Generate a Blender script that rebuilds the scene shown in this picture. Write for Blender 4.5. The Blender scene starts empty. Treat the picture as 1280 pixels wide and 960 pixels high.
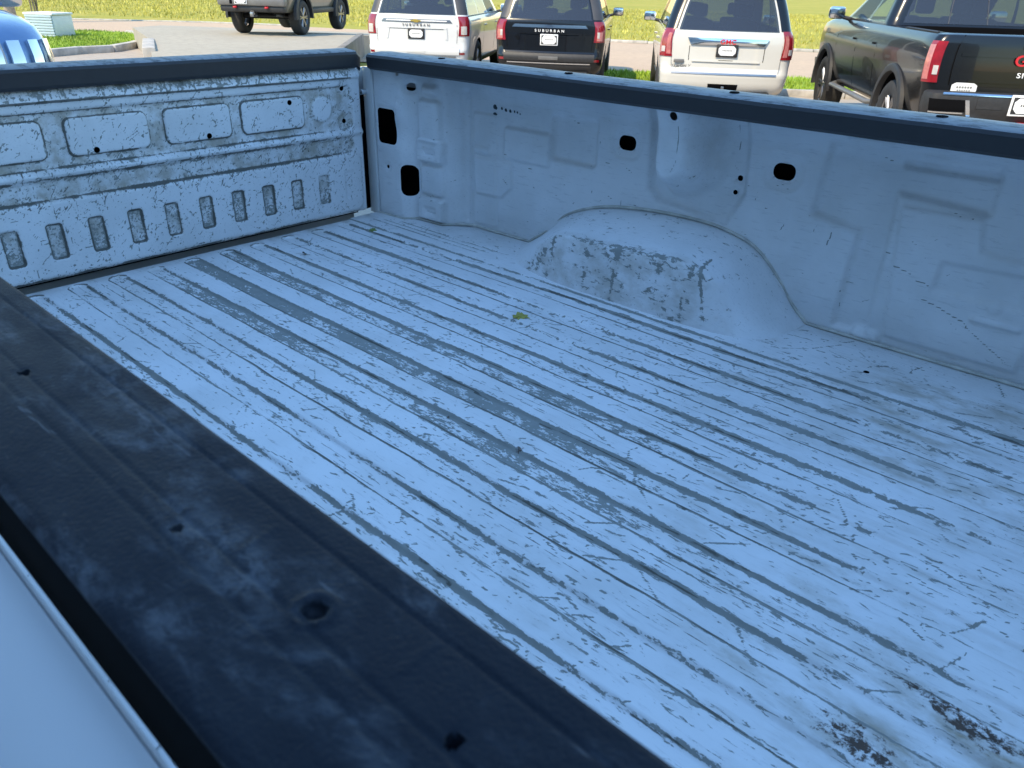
import bpy, bmesh, math, random
import numpy as np
from mathutils import Vector, Matrix
S = bpy.context.scene
COL = S.collection
R = math.radians
rng = np.random.default_rng(7)
random.seed(7)

# ------------------------------------------------------------------ camera
cd = bpy.data.cameras.new('camera'); cam = bpy.data.objects.new('camera', cd); COL.objects.link(cam)
cd.sensor_width = 36.0; cd.lens = 26.49; cd.clip_start = 0.02; cd.clip_end = 3000
d1 = np.array([-1190., -535., 942.]); d2 = np.array([960., -476., 942.])
r1 = -d1/np.linalg.norm(d1); r2 = d2-r1*(r1@d2); r2 /= np.linalg.norm(r2); r3 = np.cross(r1, r2)
if r3[1] > 0: r3 = -r3
RW = np.array([r1, r2, r3])
CAM = np.array([2.08, 0, 1.68])
M3 = Matrix([[RW[i][0], -RW[i][1], -RW[i][2]] for i in range(3)])
cam.matrix_world = Matrix.Translation(Vector(CAM)) @ M3.to_4x4()
cd.dof.use_dof = True; cd.dof.focus_distance = 2.1; cd.dof.aperture_fstop = 16
S.camera = cam
def ray(u, v): return RW @ np.array([(u-640)/942., (v-480)/942., 1.])
def onZ(u, v, z):
    d = ray(u, v); return CAM+(z-CAM[2])/d[2]*d

# ------------------------------------------------------------------ world, sun, exposure
SUN_EL, SUN_AZ = 48, 180      # degrees; azimuth from +Y towards +X
w = bpy.data.worlds.new('World'); S.world = w; w.use_nodes = True
nt = w.node_tree; sky = nt.nodes.new('ShaderNodeTexSky'); sky.sky_type = 'NISHITA'; sky.sun_disc = False
sky.sun_elevation = R(SUN_EL); sky.sun_rotation = R(SUN_AZ); sky.dust_density = 0.0; sky.ozone_density = 10.0; sky.air_density = 2.2
bg = nt.nodes['Background']; bg.inputs[1].default_value = 0.15; nt.links.new(sky.outputs[0], bg.inputs[0])
ld = bpy.data.lights.new('sun', 'SUN'); ld.energy = 2.7; ld.angle = R(0.5); ld.color = (1.0, 0.83, 0.56)
sun = bpy.data.objects.new('sun', ld); COL.objects.link(sun)
sd = Vector((math.sin(R(SUN_AZ))*math.cos(R(SUN_EL)), math.cos(R(SUN_AZ))*math.cos(R(SUN_EL)), math.sin(R(SUN_EL))))
sun.rotation_euler = sd.to_track_quat('Z', 'Y').to_euler(); sun.location = (0, -20, 30)
S.view_settings.view_transform = 'Standard'; S.view_settings.look = 'None'
S.view_settings.exposure = 1.22; S.view_settings.gamma = 1.0; S.view_settings.use_curve_mapping = False

# ------------------------------------------------------------------ helpers
def tag(o, label=None, cat=None, group=None, kind=None):
    if label: o['label'] = label
    if cat: o['category'] = cat
    if group: o['group'] = group
    if kind: o['kind'] = kind
    return o
def empty(name, loc=(0, 0, 0), rz=0, **k):
    o = bpy.data.objects.new(name, None); COL.objects.link(o); o.location = loc; o.rotation_euler = (0, 0, rz)
    o.empty_display_size = .2
    return tag(o, **k)
def link(name, me, mat=None, parent=None):
    o = bpy.data.objects.new(name, me); COL.objects.link(o)
    if mat is not None and not me.materials: me.materials.append(mat)
    if parent is not None: o.parent = parent
    return o
def mesh_np(name, V, F, mat=None, parent=None, smooth=True, attrs=None, sharp=None):
    V = np.asarray(V, np.float32).reshape(-1, 3); F = np.asarray(F, np.int32)
    me = bpy.data.meshes.new(name); me.vertices.add(len(V)); me.vertices.foreach_set('co', V.ravel())
    k = F.shape[1]; me.loops.add(F.size); me.loops.foreach_set('vertex_index', F.ravel())
    me.polygons.add(len(F)); me.polygons.foreach_set('loop_start', np.arange(len(F), dtype=np.int32)*k)
    me.polygons.foreach_set('loop_total', np.full(len(F), k, np.int32))
    me.update(calc_edges=True)
    if smooth: me.polygons.foreach_set('use_smooth', np.ones(len(F), bool))
    if smooth and sharp: me.set_sharp_from_angle(angle=R(sharp))
    for n, a in (attrs or {}).items():
        at = me.attributes.new(n, 'FLOAT', 'POINT'); at.data.foreach_set('value', np.asarray(a, np.float32).ravel())
    me.validate()
    return link(name, me, mat, parent)
def grid_faces(n, m, mask=None, flip=False):
    i = np.arange(n*m).reshape(n, m)
    F = np.stack([i[:-1, :-1], i[1:, :-1], i[1:, 1:], i[:-1, 1:]], -1)
    F = F[mask] if mask is not None else F.reshape(-1, 4)
    return F[:, ::-1] if flip else F
def grid(name, P, mat, parent=None, mask=None, attrs=None, flip=False, sharp=None):
    return mesh_np(name, P, grid_faces(P.shape[0], P.shape[1], mask, flip), mat, parent, True, attrs, sharp)
class MB:
    def __init__(s): s.bm = bmesh.new()
    def box(s, c, d, rot=None, bev=0):
        m = Matrix.Translation(Vector(c)) @ (rot.to_4x4() if rot else Matrix()) @ Matrix.Diagonal((*d, 1))
        r = bmesh.ops.create_cube(s.bm, size=1, matrix=m)
        if bev:
            es = list({e for v in r['verts'] for e in v.link_edges})
            bmesh.ops.bevel(s.bm, geom=es, offset=bev, segments=2, affect='EDGES', profile=.5)
        return s
    def cyl(s, a, b, r0, r1=None, n=16):
        a, b = Vector(a), Vector(b); r1 = r0 if r1 is None else r1; d = b-a
        m = Matrix.Translation((a+b)/2) @ d.to_track_quat('Z', 'Y').to_matrix().to_4x4()
        bmesh.ops.create_cone(s.bm, cap_ends=True, segments=n, radius1=r0, radius2=r1, depth=d.length, matrix=m); return s
    def sph(s, c, r, sc=(1, 1, 1), n=12):
        bmesh.ops.create_uvsphere(s.bm, u_segments=n, v_segments=n//2+2, radius=r, matrix=Matrix.Translation(Vector(c)) @ Matrix.Diagonal((*sc, 1))); return s
    def poly(s, pts, thick=None):
        vs = [s.bm.verts.new(p) for p in pts]; f = s.bm.faces.new(vs)
        if thick is not None:
            r = bmesh.ops.extrude_face_region(s.bm, geom=[f])
            bmesh.ops.translate(s.bm, verts=[v for v in r['geom'] if isinstance(v, bmesh.types.BMVert)], vec=Vector(thick))
        return s
    def done(s, name, mat, parent=None, sharp=35):
        bmesh.ops.recalc_face_normals(s.bm, faces=s.bm.faces)
        me = bpy.data.meshes.new(name); s.bm.to_mesh(me); s.bm.free()
        me.polygons.foreach_set('use_smooth', np.ones(len(me.polygons), bool)); me.set_sharp_from_angle(angle=R(sharp))
        return link(name, me, mat, parent)
def tube(name, pts, r, mat, parent=None, n=8, flat=1.0):
    P = np.asarray(pts, float); out = []
    for i in range(len(P)):
        t = P[min(i+1, len(P)-1)]-P[max(i-1, 0)]; t /= np.linalg.norm(t)+1e-9
        up = np.array([0, 0, 1.]) if abs(t[2]) < .9 else np.array([1., 0, 0])
        a = np.cross(t, up); a /= np.linalg.norm(a); b = np.cross(a, t)
        th = np.linspace(0, 2*np.pi, n+1); out.append(P[i]+r*(np.cos(th)[:, None]*a+flat*np.sin(th)[:, None]*b))
    return grid(name, np.array(out), mat, parent)
def sstep(a, b, x): t = np.clip((x-a)/(b-a), 0, 1); return t*t*(3-2*t)
_T = [np.random.default_rng(k).random((256, 256)) for k in range(24)]
def vn(x, y, s=0):
    T = _T[s % 24]; xi = np.floor(x).astype(int); yi = np.floor(y).astype(int); fx = x-xi; fy = y-yi
    fx = fx*fx*(3-2*fx); fy = fy*fy*(3-2*fy); g = lambda a, b: T[a & 255, b & 255]
    return (g(xi, yi)*(1-fx)+g(xi+1, yi)*fx)*(1-fy)+(g(xi, yi+1)*(1-fx)+g(xi+1, yi+1)*fx)*fy
def fbm(x, y, s=0, o=4):
    r = 0; a = .5; t = 0
    for k in range(o): r = r+a*vn(x*2**k+17*k, y*2**k+31*k, s+k); t += a; a *= .55
    return r/t
def rrect(u, v, cx, cy, hw, hh, r):
    qx = abs(u-cx)-hw+r; qy = abs(v-cy)-hh+r
    return np.hypot(np.maximum(qx, 0), np.maximum(qy, 0))+np.minimum(np.maximum(qx, qy), 0)-r
def psdf(u, v, pts, r=.012):
    d = np.full(u.shape, 1e9); ins = np.zeros(u.shape, bool); n = len(pts)
    for i in range(n):
        ax, ay = pts[i]; bx, by = pts[(i+1) % n]; ex, ey = bx-ax, by-ay
        t = np.clip(((u-ax)*ex+(v-ay)*ey)/(ex*ex+ey*ey), 0, 1); d = np.minimum(d, np.hypot(u-ax-t*ex, v-ay-t*ey))
        c = ((ay > v) != (by > v)) & (u < ex*(v-ay)/(ey if abs(ey) > 1e-9 else 1e-9)+ax); ins ^= c
    return np.where(ins, -d, d)
def segs(W, u1, v1, lines, wid, amp):
    """stroke line segments into an attribute laid on the regular grid u1 x v1"""
    for (ax, ay, bx, by) in lines:
        i0, i1 = np.searchsorted(u1, [min(ax, bx)-wid*2, max(ax, bx)+wid*2]); j0, j1 = np.searchsorted(v1, [min(ay, by)-wid*2, max(ay, by)+wid*2])
        if i1 <= i0 or j1 <= j0: continue
        uu, vv = np.meshgrid(u1[i0:i1], v1[j0:j1], indexing='ij'); ex, ey = bx-ax, by-ay
        t = np.clip(((uu-ax)*ex+(vv-ay)*ey)/(ex*ex+ey*ey+1e-9), 0, 1); d = np.hypot(uu-ax-t*ex, vv-ay-t*ey)
        W[i0:i1, j0:j1] = np.maximum(W[i0:i1, j0:j1], amp*np.clip(1.5-d/wid, 0, 1))

# ------------------------------------------------------------------ materials
def newmat(name):
    m = bpy.data.materials.new(name); m.use_nodes = True; t = m.node_tree; return m, t, t.nodes['Principled BSDF']
def simple(name, col, rough=.5, metal=0, coat=0, var=0, scale=8, bump=0, spec=.5, bscale=None):
    m, t, b = newmat(name); b.inputs['Base Color'].default_value = (*col, 1); b.inputs['Roughness'].default_value = rough
    b.inputs['Metallic'].default_value = metal; b.inputs['Coat Weight'].default_value = coat; b.inputs['Coat Roughness'].default_value = .03
    b.inputs['Specular IOR Level'].default_value = spec
    if var or bump:
        tc = t.nodes.new('ShaderNodeTexCoord'); n = t.nodes.new('ShaderNodeTexNoise'); n.inputs['Scale'].default_value = scale; n.inputs['Detail'].default_value = 6
        t.links.new(tc.outputs['Object'], n.inputs['Vector'])
        if var:
            mr = t.nodes.new('ShaderNodeMapRange'); mr.inputs[1].default_value = .3; mr.inputs[2].default_value = .7
            mr.inputs[3].default_value = 1-var; mr.inputs[4].default_value = 1+var; t.links.new(n.outputs['Fac'], mr.inputs[0])
            mx = t.nodes.new('ShaderNodeMix'); mx.data_type = 'RGBA'; mx.blend_type = 'MULTIPLY'; mx.inputs[0].default_value = 1
            mx.inputs[6].default_value = (*col, 1); t.links.new(mr.outputs[0], mx.inputs[7]); t.links.new(mx.outputs[2], b.inputs['Base Color'])
        if bump:
            n2 = n
            if bscale: n2 = t.nodes.new('ShaderNodeTexNoise'); n2.inputs['Scale'].default_value = bscale; n2.inputs['Detail'].default_value = 3; t.links.new(tc.outputs['Object'], n2.inputs['Vector'])
            bp = t.nodes.new('ShaderNodeBump'); bp.inputs['Strength'].default_value = bump; bp.inputs['Distance'].default_value = .01
            t.links.new(n2.outputs['Fac'], bp.inputs['Height']); t.links.new(bp.outputs[0], b.inputs['Normal'])
    return m
class NG:
    """small node-building shorthand"""
    def __init__(s, t): s.t = t; s.L = t.links.new
    def n(s, ty, **k):
        x = s.t.nodes.new('ShaderNode'+ty)
        for a, b in k.items(): setattr(x, a, b)
        return x
    def put(s, sock, v):
        if hasattr(v, 'is_linked') or isinstance(v, bpy.types.NodeSocket): s.L(v, sock)
        else: sock.default_value = v
    def math(s, op, a, b=0., clamp=False):
        x = s.n('Math', operation=op); x.use_clamp = clamp; s.put(x.inputs[0], a); s.put(x.inputs[1], b); return x.outputs[0]
    def noise(s, vec, scale, detail=5, rough=.55, dist=0):
        x = s.n('TexNoise'); s.L(vec, x.inputs['Vector']); x.inputs['Scale'].default_value = scale; x.inputs['Detail'].default_value = detail
        x.inputs['Roughness'].default_value = rough; x.inputs['Distortion'].default_value = dist; return x.outputs['Fac']
    def mapping(s, vec, scale=(1, 1, 1), rot=(0, 0, 0), loc=(0, 0, 0)):
        x = s.n('Mapping'); s.L(vec, x.inputs[0]); x.inputs['Scale'].default_value = scale; x.inputs['Rotation'].default_value = rot; x.inputs['Location'].default_value = loc; return x.outputs[0]
    def rng(s, v, a, b, c=0., d=1., smooth=True):
        x = s.n('MapRange'); x.interpolation_type = 'SMOOTHSTEP' if smooth else 'LINEAR'; s.L(v, x.inputs[0])
        for i, q in enumerate((a, b, c, d)): x.inputs[i+1].default_value = q
        return x.outputs[0]
    def mix(s, f, a, b, blend='MIX'):
        x = s.n('Mix'); x.data_type = 'RGBA'; x.blend_type = blend; s.put(x.inputs[0], f); s.put(x.inputs[6], a); s.put(x.inputs[7], b); return x.outputs[2]
    def attr(s, name): x = s.n('Attribute'); x.attribute_name = name; return x.outputs['Fac']
def worn_paint(name, stretch, flake=30, fine=120, amp=.5, famp=.3, white=(.76, .765, .775), rough=.38, chips=.5):
    m, t, b = newmat(name); g = NG(t); tc = g.n('TexCoord').outputs['Object']
    sv = g.mapping(tc, stretch)
    A = g.noise(sv, flake, 7, .62, .35); B = g.noise(sv, fine, 4, .6, .2); C = g.noise(g.mapping(tc, (stretch[0]*.5, stretch[1], stretch[2]), loc=(3, 1, 7)), flake*2.6, 7, .7, .5)
    W = g.attr('wear')
    v = g.math('ADD', W, g.math('MULTIPLY', g.math('SUBTRACT', A, .5), amp)); v = g.math('ADD', v, g.math('MULTIPLY', g.math('SUBTRACT', B, .5), famp))
    mask = g.rng(v, .475, .525)
    # loose chips away from the worn lines
    chip = g.rng(g.math('ADD', C, g.math('MULTIPLY', W, chips)), .70, .725)
    mask = g.math('MAXIMUM', mask, chip)
    D = g.noise(tc, 5, 5, .6); dirty = g.rng(D, .35, .75)
    base = g.mix(dirty, (*white, 1), (white[0]*.86, white[1]*.86, white[2]*.85, 1))
    fs = g.noise(g.mapping(tc, (stretch[0]*.25, stretch[1], stretch[2])), 170, 5, .7); base = g.mix(g.rng(fs, .54, .70, 0, .38), base, (.42, .43, .44, 1))
    st = g.math('MULTIPLY', g.attr('stain'), g.rng(g.noise(sv, 22, 6, .65), .35, .7)); base = g.mix(st, base, (.31, .265, .19, 1))
    prim = g.mix(g.noise(tc, 40, 4), (.19, .20, .185, 1), (.30, .31, .29, 1))
    col = g.mix(mask, base, prim)
    gr = g.rng(g.math('ADD', g.attr('grime'), g.math('MULTIPLY', g.math('SUBTRACT', g.noise(sv, 45, 5, .65), .5), .75)), .45, .6); col = g.mix(g.math('MULTIPLY', gr, .85), col, (.07, .068, .055, 1))
    ru = g.rng(g.math('ADD', g.attr('rust'), g.math('MULTIPLY', g.math('SUBTRACT', g.noise(g.mapping(tc, (min(1, stretch[0]*1.7), 1, 1)), 95, 8, .75, .3), .5), 2.0)), .46, .70)
    col = g.mix(ru, col, g.mix(g.noise(tc, 60, 4), (.030, .022, .018, 1), (.10, .06, .038, 1)))
    g.L(col, b.inputs['Base Color'])
    g.L(g.rng(g.math('MAXIMUM', mask, g.math('MAXIMUM', gr, ru)), 0, 1, rough, .62, False), b.inputs['Roughness'])
    hb = g.math('ADD', g.math('MULTIPLY', mask, -1.), g.math('MULTIPLY', g.noise(tc, 14, 3), .6))
    bp = g.n('Bump'); bp.inputs['Strength'].default_value = .5; bp.inputs['Distance'].default_value = .0012; g.L(hb, bp.inputs['Height']); g.L(bp.outputs[0], b.inputs['Normal'])
    return m
M = {}
M['floor'] = worn_paint('worn_bed_paint', (.5, 1, 1), 46, 190, .70, .55, chips=.34)
M['tail'] = worn_paint('worn_tailgate_paint', (1, 1, 1), 48, 160, .55, .5, chips=.35)
M['wall'] = worn_paint('bed_wall_paint', (.6, 1, 1), 38, 120, .5, .3, rough=.3, chips=.15)
M['well'] = worn_paint('wheel_well_paint', (.8, 1, 1), 34, 130, .8, .5, rough=.35, chips=.55)
M['white'] = simple('white_car_paint', (.62, .62, .61), .25, coat=.8, var=.02, scale=3)
M['side'] = simple('white_bed_side_paint', (.66, .66, .665), .5, var=.02, scale=3, spec=.35)
M['pearl'] = simple('white_pearl_paint', (.58, .565, .52), .25, coat=.9, var=.02, scale=3)
M['black'] = simple('black_car_paint', (.006, .0065, .008), .22, coat=.4, spec=.3, var=.1, scale=3)
M['olive'] = simple('olive_grey_paint', (.13, .125, .095), .28, coat=.8, var=.06)
M['silver'] = simple('silver_blue_paint', (.16, .27, .46), .25, metal=.4, coat=.9, var=.04)
M['trim'] = simple('black_plastic', (.022, .022, .024), .55, var=.2, scale=25, bump=.15, bscale=300)
M['gun'] = simple('gunmetal_plastic', (.17, .165, .16), .45, metal=.3, var=.1)
M['dark'] = simple('dark_cavity', (.005, .005, .006), .9, spec=.05)
M['chrome'] = simple('chrome', (.72, .73, .74), .12, metal=1, var=.03)
M['alloy'] = simple('alloy_rim', (.30, .30, .31), .28, metal=.9, var=.08)
M['gold'] = simple('gold_emblem', (.62, .45, .10), .3, metal=.6, var=.05)
M['tyre'] = simple('tyre_rubber', (.028, .028, .029), .8, var=.25, scale=20, bump=.3)
M['seat'] = simple('dark_seat_cloth', (.03, .03, .034), .8, var=.2)
M['platew'] = simple('plate_white', (.8, .8, .8), .4, var=.02)
M['red'] = simple('red_lens', (.24, .008, .014), .12, coat=1, var=.2, scale=14)
M['redclear'] = simple('pale_red_lens', (.45, .15, .14), .12, coat=1, var=.25, scale=22)
M['lens'] = simple('clear_lens', (.50, .47, .45), .12, coat=1, var=.12, scale=20)
M['redhook'] = simple('red_metal', (.55, .02, .03), .4, var=.1)
M['redtext'] = simple('red_lettering', (.55, .02, .03), .35, var=.05)
M['sealer'] = simple('seam_sealer', (.50, .49, .44), .5, var=.25, scale=30)
M['stone'] = simple('kerb_concrete', (.42, .39, .35), .9, var=.25, scale=5, bump=.4, bscale=40)
M['rwall'] = simple('retaining_concrete', (.20, .185, .165), .9, var=.3, scale=3, bump=.4, bscale=40)
M['wood'] = simple('weathered_pole_wood', (.30, .25, .19), .9, var=.3, scale=9, bump=.5)
M['utility'] = simple('pale_blue_steel', (.40, .50, .56), .5, var=.05)
M['utilw'] = simple('pale_steel', (.70, .70, .68), .5, var=.05)
M['bark'] = simple('shrub_bark', (.16, .14, .10), .9, var=.3)
M['bwall'] = simple('building_panel', (.24, .315, .42), .7, var=.06, scale=1)  # blue-grey chosen for the bounce it sends onto the bed walls
M['bdark'] = simple('dark_trim_metal', (.05, .05, .055), .5, var=.1)
def glass(name, tint, tr, rough=.02):
    m, t, b = newmat(name); g = NG(t); b.inputs['Base Color'].default_value = (*tint, 1); b.inputs['Roughness'].default_value = rough; b.inputs['Coat Weight'].default_value = .5
    tp = g.n('BsdfTransparent'); tp.inputs[0].default_value = (*[min(1, .25+c*2) for c in tint], 1); mx = g.n('MixShader'); mx.inputs[0].default_value = tr
    tp.inputs[0].default_value = (.75, .85, .82, 1)
    t.links.new(b.outputs[0], mx.inputs[1]); t.links.new(tp.outputs[0], mx.inputs[2]); t.links.new(mx.outputs[0], t.nodes['Material Output'].inputs[0]); return m
M['privacy'] = glass('privacy_glass', (.03, .033, .045), .24)
M['glass'] = glass('clear_glass', (.03, .035, .04), .7)
def cap_mat():
    m, t, b = newmat('scuffed_rail_plastic'); g = NG(t); tc = g.n('TexCoord').outputs['Object']
    base = g.mix(g.noise(tc, 60, 4), (.009, .0135, .022, 1), (.016, .022, .032, 1))
    sm = g.rng(g.noise(g.mapping(tc, (.55, 1.2, 1)), 18, 6, .64, .7), .47, .68, 0, 1.0); sm = g.math('MULTIPLY', sm, g.rng(g.noise(g.mapping(tc, (.7, 1, 1)), 95, 6, .7, .5), .36, .62, .10, 1.0)); base = g.mix(sm, base, (.085, .098, .118, 1))
    sc = g.rng(g.noise(g.mapping(tc, (.12, 1, 1), (0, 0, .3)), 130, 3, .6), .68, .74, 0, .5); base = g.mix(sc, base, (.12, .13, .15, 1))
    g.L(base, b.inputs['Base Color']); g.L(g.rng(g.noise(tc, 25, 4), .3, .7, .5, .68, False), b.inputs['Roughness']); b.inputs['Specular IOR Level'].default_value = .12
    bp = g.n('Bump'); bp.inputs['Strength'].default_value = .6; bp.inputs['Distance'].default_value = .001; g.L(g.noise(tc, 420, 2), bp.inputs['Height']); g.L(bp.outputs[0], b.inputs['Normal'])
    return m
M['cap'] = cap_mat()
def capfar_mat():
    m, t, b = newmat('rail_plastic_dust_sheen'); g = NG(t); tc = g.n('TexCoord').outputs['Object']
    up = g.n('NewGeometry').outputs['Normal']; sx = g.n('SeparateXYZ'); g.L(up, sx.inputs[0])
    dust_sheen = g.math('MULTIPLY', g.rng(sx.outputs[2], .5, .95), g.rng(g.noise(g.mapping(tc, (.4, 1, 1)), 55, 7, .75),   .36, .56, .12, .75))  # dust flecks plus painted sky sheen, on upward faces only
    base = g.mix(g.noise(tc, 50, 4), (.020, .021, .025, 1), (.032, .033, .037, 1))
    col = g.mix(dust_sheen, base, (.30, .31, .32, 1)); g.L(col, b.inputs['Base Color']); b.inputs['Roughness'].default_value = .5
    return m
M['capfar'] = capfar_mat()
def ground_mat(name, c0, c1, c2, s1=.35, s2=6, s3=60, bump=.3, joints=None):
    m, t, b = newmat(name); g = NG(t); tc = g.n('TexCoord').outputs['Object']
    col = g.mix(g.rng(g.noise(tc, s1, 6, .6), .3, .7), (*c0, 1), (*c1, 1)); col = g.mix(g.rng(g.noise(tc, s2, 6, .65), .4, .75), col, (*c2, 1))
    col = g.mix(g.rng(g.noise(tc, s3, 3), .3, .7, 0, .35), col, tuple(x*.75 for x in c1)+(1,))
    if joints:
        ck = g.noise(g.mapping(tc, (.15, .15, 1)), joints, 2, .5, 1.5); crack = g.rng(g.math('ABSOLUTE', g.math('SUBTRACT', ck, .5)), .0, .004, .7, 0); col = g.mix(crack, col, (.12, .11, .10, 1))
    g.L(col, b.inputs['Base Color']); b.inputs['Roughness'].default_value = .92; b.inputs['Specular IOR Level'].default_value = .2
    bp = g.n('Bump'); bp.inputs['Strength'].default_value = bump; bp.inputs['Distance'].default_value = .02; g.L(g.noise(tc, s3, 4), bp.inputs['Height']); g.L(bp.outputs[0], b.inputs['Normal'])
    return m
M['lot'] = ground_mat('lot_concrete', (.44, .37, .30), (.38, .33, .27), (.33, .28, .24))
M['ramp'] = ground_mat('ramp_concrete', (.42, .375, .295), (.37, .33, .265), (.32, .285, .23))
M['road'] = ground_mat('road_concrete', (.52, .38, .26), (.47, .35, .25), (.42, .31, .22))
M['field'] = ground_mat('meadow_grass', (.30, .28, .04), (.40, .33, .07), (.23, .26, .04), .12, 1.3, 22, .6)
M['lawn'] = ground_mat('lawn_grass', (.20, .30, .025), (.25, .31, .035), (.15, .24, .02), .4, 3, 30, .6)
M['blade'] = simple('grass_blade', (.25, .36, .03), .6, var=.4, scale=.6)
M['bladeF'] = simple('meadow_blade', (.40, .36, .06), .6, var=.4, scale=.3)
M['leafy'] = simple('yellow_leaf', (.36, .33, .06), .55, var=.25, scale=40)
M['leafg'] = simple('green_leaf', (.20, .26, .07), .55, var=.25, scale=40)
M['leafb'] = simple('brown_leaf', (.05, .035, .02), .7, var=.4, scale=60)
M['stamp'] = simple('stamp_ink', (.03, .05, .06), .6, var=.3, scale=300)

# ------------------------------------------------------------------ frame of the parked row: h = heading of the cars, t = to their right
HV = np.array([-.56, .83]); HV /= np.linalg.norm(HV); TV = np.array([HV[1], -HV[0]])
HEAD = math.atan2(HV[1], HV[0])
def W2(h, t): return h*HV+t*TV
def lotz(h): return -.2*float(sstep(2, 14, np.array(h)))

# ================================================================== the setting
def sheet(name, pts, z, mat, kind='structure', res=None, zf=None):
    """polygon laid on the ground; pts are (x, y)"""
    bm = bmesh.new(); vs = [bm.verts.new((p[0], p[1], zf(p) if zf else z)) for p in pts]; f = bm.faces.new(vs)
    if f.normal.z < 0: f.normal_flip()
    if res:
        bmesh.ops.triangulate(bm, faces=[f]); bmesh.ops.subdivide_edges(bm, edges=bm.edges[:], cuts=res, use_grid_fill=True)
        if zf:
            for v in bm.verts: v.co.z = zf(v.co)
    me = bpy.data.meshes.new(name); bm.to_mesh(me); bm.free(); return tag(link(name, me, mat), kind=kind)
def blades(name, inside, n, box, h0, h1, z, mat, sd):
    r = np.random.default_rng(sd); x = r.uniform(box[0], box[1], n*4); y = r.uniform(box[2], box[3], n*4)
    k = inside(x, y); x, y = x[k][:n], y[k][:n]; m = len(x); a = r.uniform(0, 6.28, m); h = r.uniform(h0, h1, m); wd = h*.16+.004; ln = r.normal(0, .35, (m, 2))*h[:, None]
    V = np.zeros((m, 3, 3)); V[:, 0] = np.stack([x-wd*np.cos(a), y-wd*np.sin(a), np.full(m, z)], -1); V[:, 1] = np.stack([x+wd*np.cos(a), y+wd*np.sin(a), np.full(m, z)], -1)
    V[:, 2] = np.stack([x+ln[:, 0], y+ln[:, 1], z+h], -1)
    return tag(mesh_np(name, V, np.arange(m*3).reshape(m, 3), mat, None, False), kind='stuff')
ZB = -.2
g0 = 1500
sheet('field', [(-g0, -g0), (g0, -g0), (g0, g0), (-g0, g0)], ZB-.03, M['field'])
# the lot: near part level with the truck, falling gently to the parked row
def lot_zf(p): return lotz(np.dot(HV, (p[0], p[1])))
n_ = 40
hs = np.linspace(-14, 15.6, n_); ts = np.array([-60, -30, -12, 0, 12, 30, 50.])
P = np.array([[[*W2(h, t), lotz(h)] for t in ts] for h in hs]); tag(grid('parking_lot', P, M['lot'], flip=True), kind='structure')
sheet('lot_apron', [W2(15.6, -60), W2(15.6, -5), W2(24.4, -5.5), W2(25.9, -15), W2(26, -60)], ZB+.002, M['lot'])
# grass strip in front of the parked row
sheet('grass_strip', [W2(15.6, -4), W2(15.6, 45), W2(19.2, 45), W2(19.0, -4)], ZB+.01, M['lawn'])
road_lo = [W2(26, -60), W2(25.6, -18), W2(23, -10), W2(18.9, -6.2), W2(18.9, 3), W2(19.4, 8), W2(20, 60)]
road_hi = [W2(28, 60), W2(28.4, 8), W2(30, 1), W2(32.6, -12), W2(33, -17), W2(31.6, -23), W2(31, -60)]
sheet('road', road_lo+road_hi, ZB-.004, M['road'])
# kerb of the grass strip and of the road
def kerb(name, pts, wd, hgt, z, mat, label, group, gap=.012, L=1.5):
    rt = empty(name, (*pts[0], z)); tag(rt, label, 'kerb', group)
    for a, b in zip(pts[:-1], pts[1:]):
        a, b = np.array(a), np.array(b); n = max(1, int(round(np.linalg.norm(b-a)/L))); d = (b-a)/np.linalg.norm(b-a); ln = np.linalg.norm(b-a)/n
        for i in range(n):
            c = a+d*(i+.5)*ln; m = MB().box((0, 0, 0), (ln-gap, wd, hgt), bev=.02)
            o = m.done('kerb_stone', mat, rt); j = random.uniform(-.008, .008)
            o.location = (c[0]-pts[0][0], c[1]-pts[0][1], hgt/2-.02+j); o.rotation_euler = (0, random.uniform(-.008, .008), math.atan2(d[1], d[0]))
    return rt
kerb('strip_kerb', [W2(15.5, -3), W2(15.5, 12)], .16, .16, ZB, M['stone'], 'pale concrete kerb along the lot side of the grass strip by the parked vehicles', 'kerb')
kerb('road_kerb', [W2(30.15, 1-1.5), W2(28.55, 8), W2(28.2, 24)], .18, .10, ZB, M['stone'], 'pale kerb between the tan road and the meadow behind the white and black SUVs', None, L=3)
kerb('road_kerb', [W2(31.8, -23), W2(33.15, -17), W2(32.75, -12)], .18, .06, ZB, M['stone'], 'pale kerb at the meadow edge of the tan road at far left', None, L=3)
# lawn island with a kerb
isl = [onZ(u, v, ZB+.1)[:2] for u, v in ((28, 66), (60, 65.5), (100, 62), (140, 60), (168, 55), (190, 49), (186, 45), (160, 41), (120, 38.5), (75, 37.5), (30, 39))]
isl += [np.array([-34, 6.5]), np.array([-27, 3.5])]
sheet('lawn_island', isl, ZB+.1, M['lawn'])
kerb('island_kerb', [isl[-1]]+isl[:8], .2, .19, ZB, M['stone'], 'chipped concrete kerb round the bright green lawn island', None, L=1.1)
ip = np.array(isl)
blades('lawn_grass', lambda x, y: psdf(x, y, [tuple(p) for p in ip]) < -.15, 26000, (ip[:, 0].min(), ip[:, 0].max(), ip[:, 1].min(), ip[:, 1].max()), .04, .09, ZB+.1, M['blade'], 3)
def in_ht(h0, h1, t0, t1): return lambda x, y: (x*HV[0]+y*HV[1] > h0) & (x*HV[0]+y*HV[1] < h1) & (x*TV[0]+y*TV[1] > t0) & (x*TV[0]+y*TV[1] < t1)
blades('strip_grass', in_ht(15.6, 19.0, -3.5, 13), 30000, (-16, 6, 10, 26), .04, .10, ZB+.01, M['blade'], 4)
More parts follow.
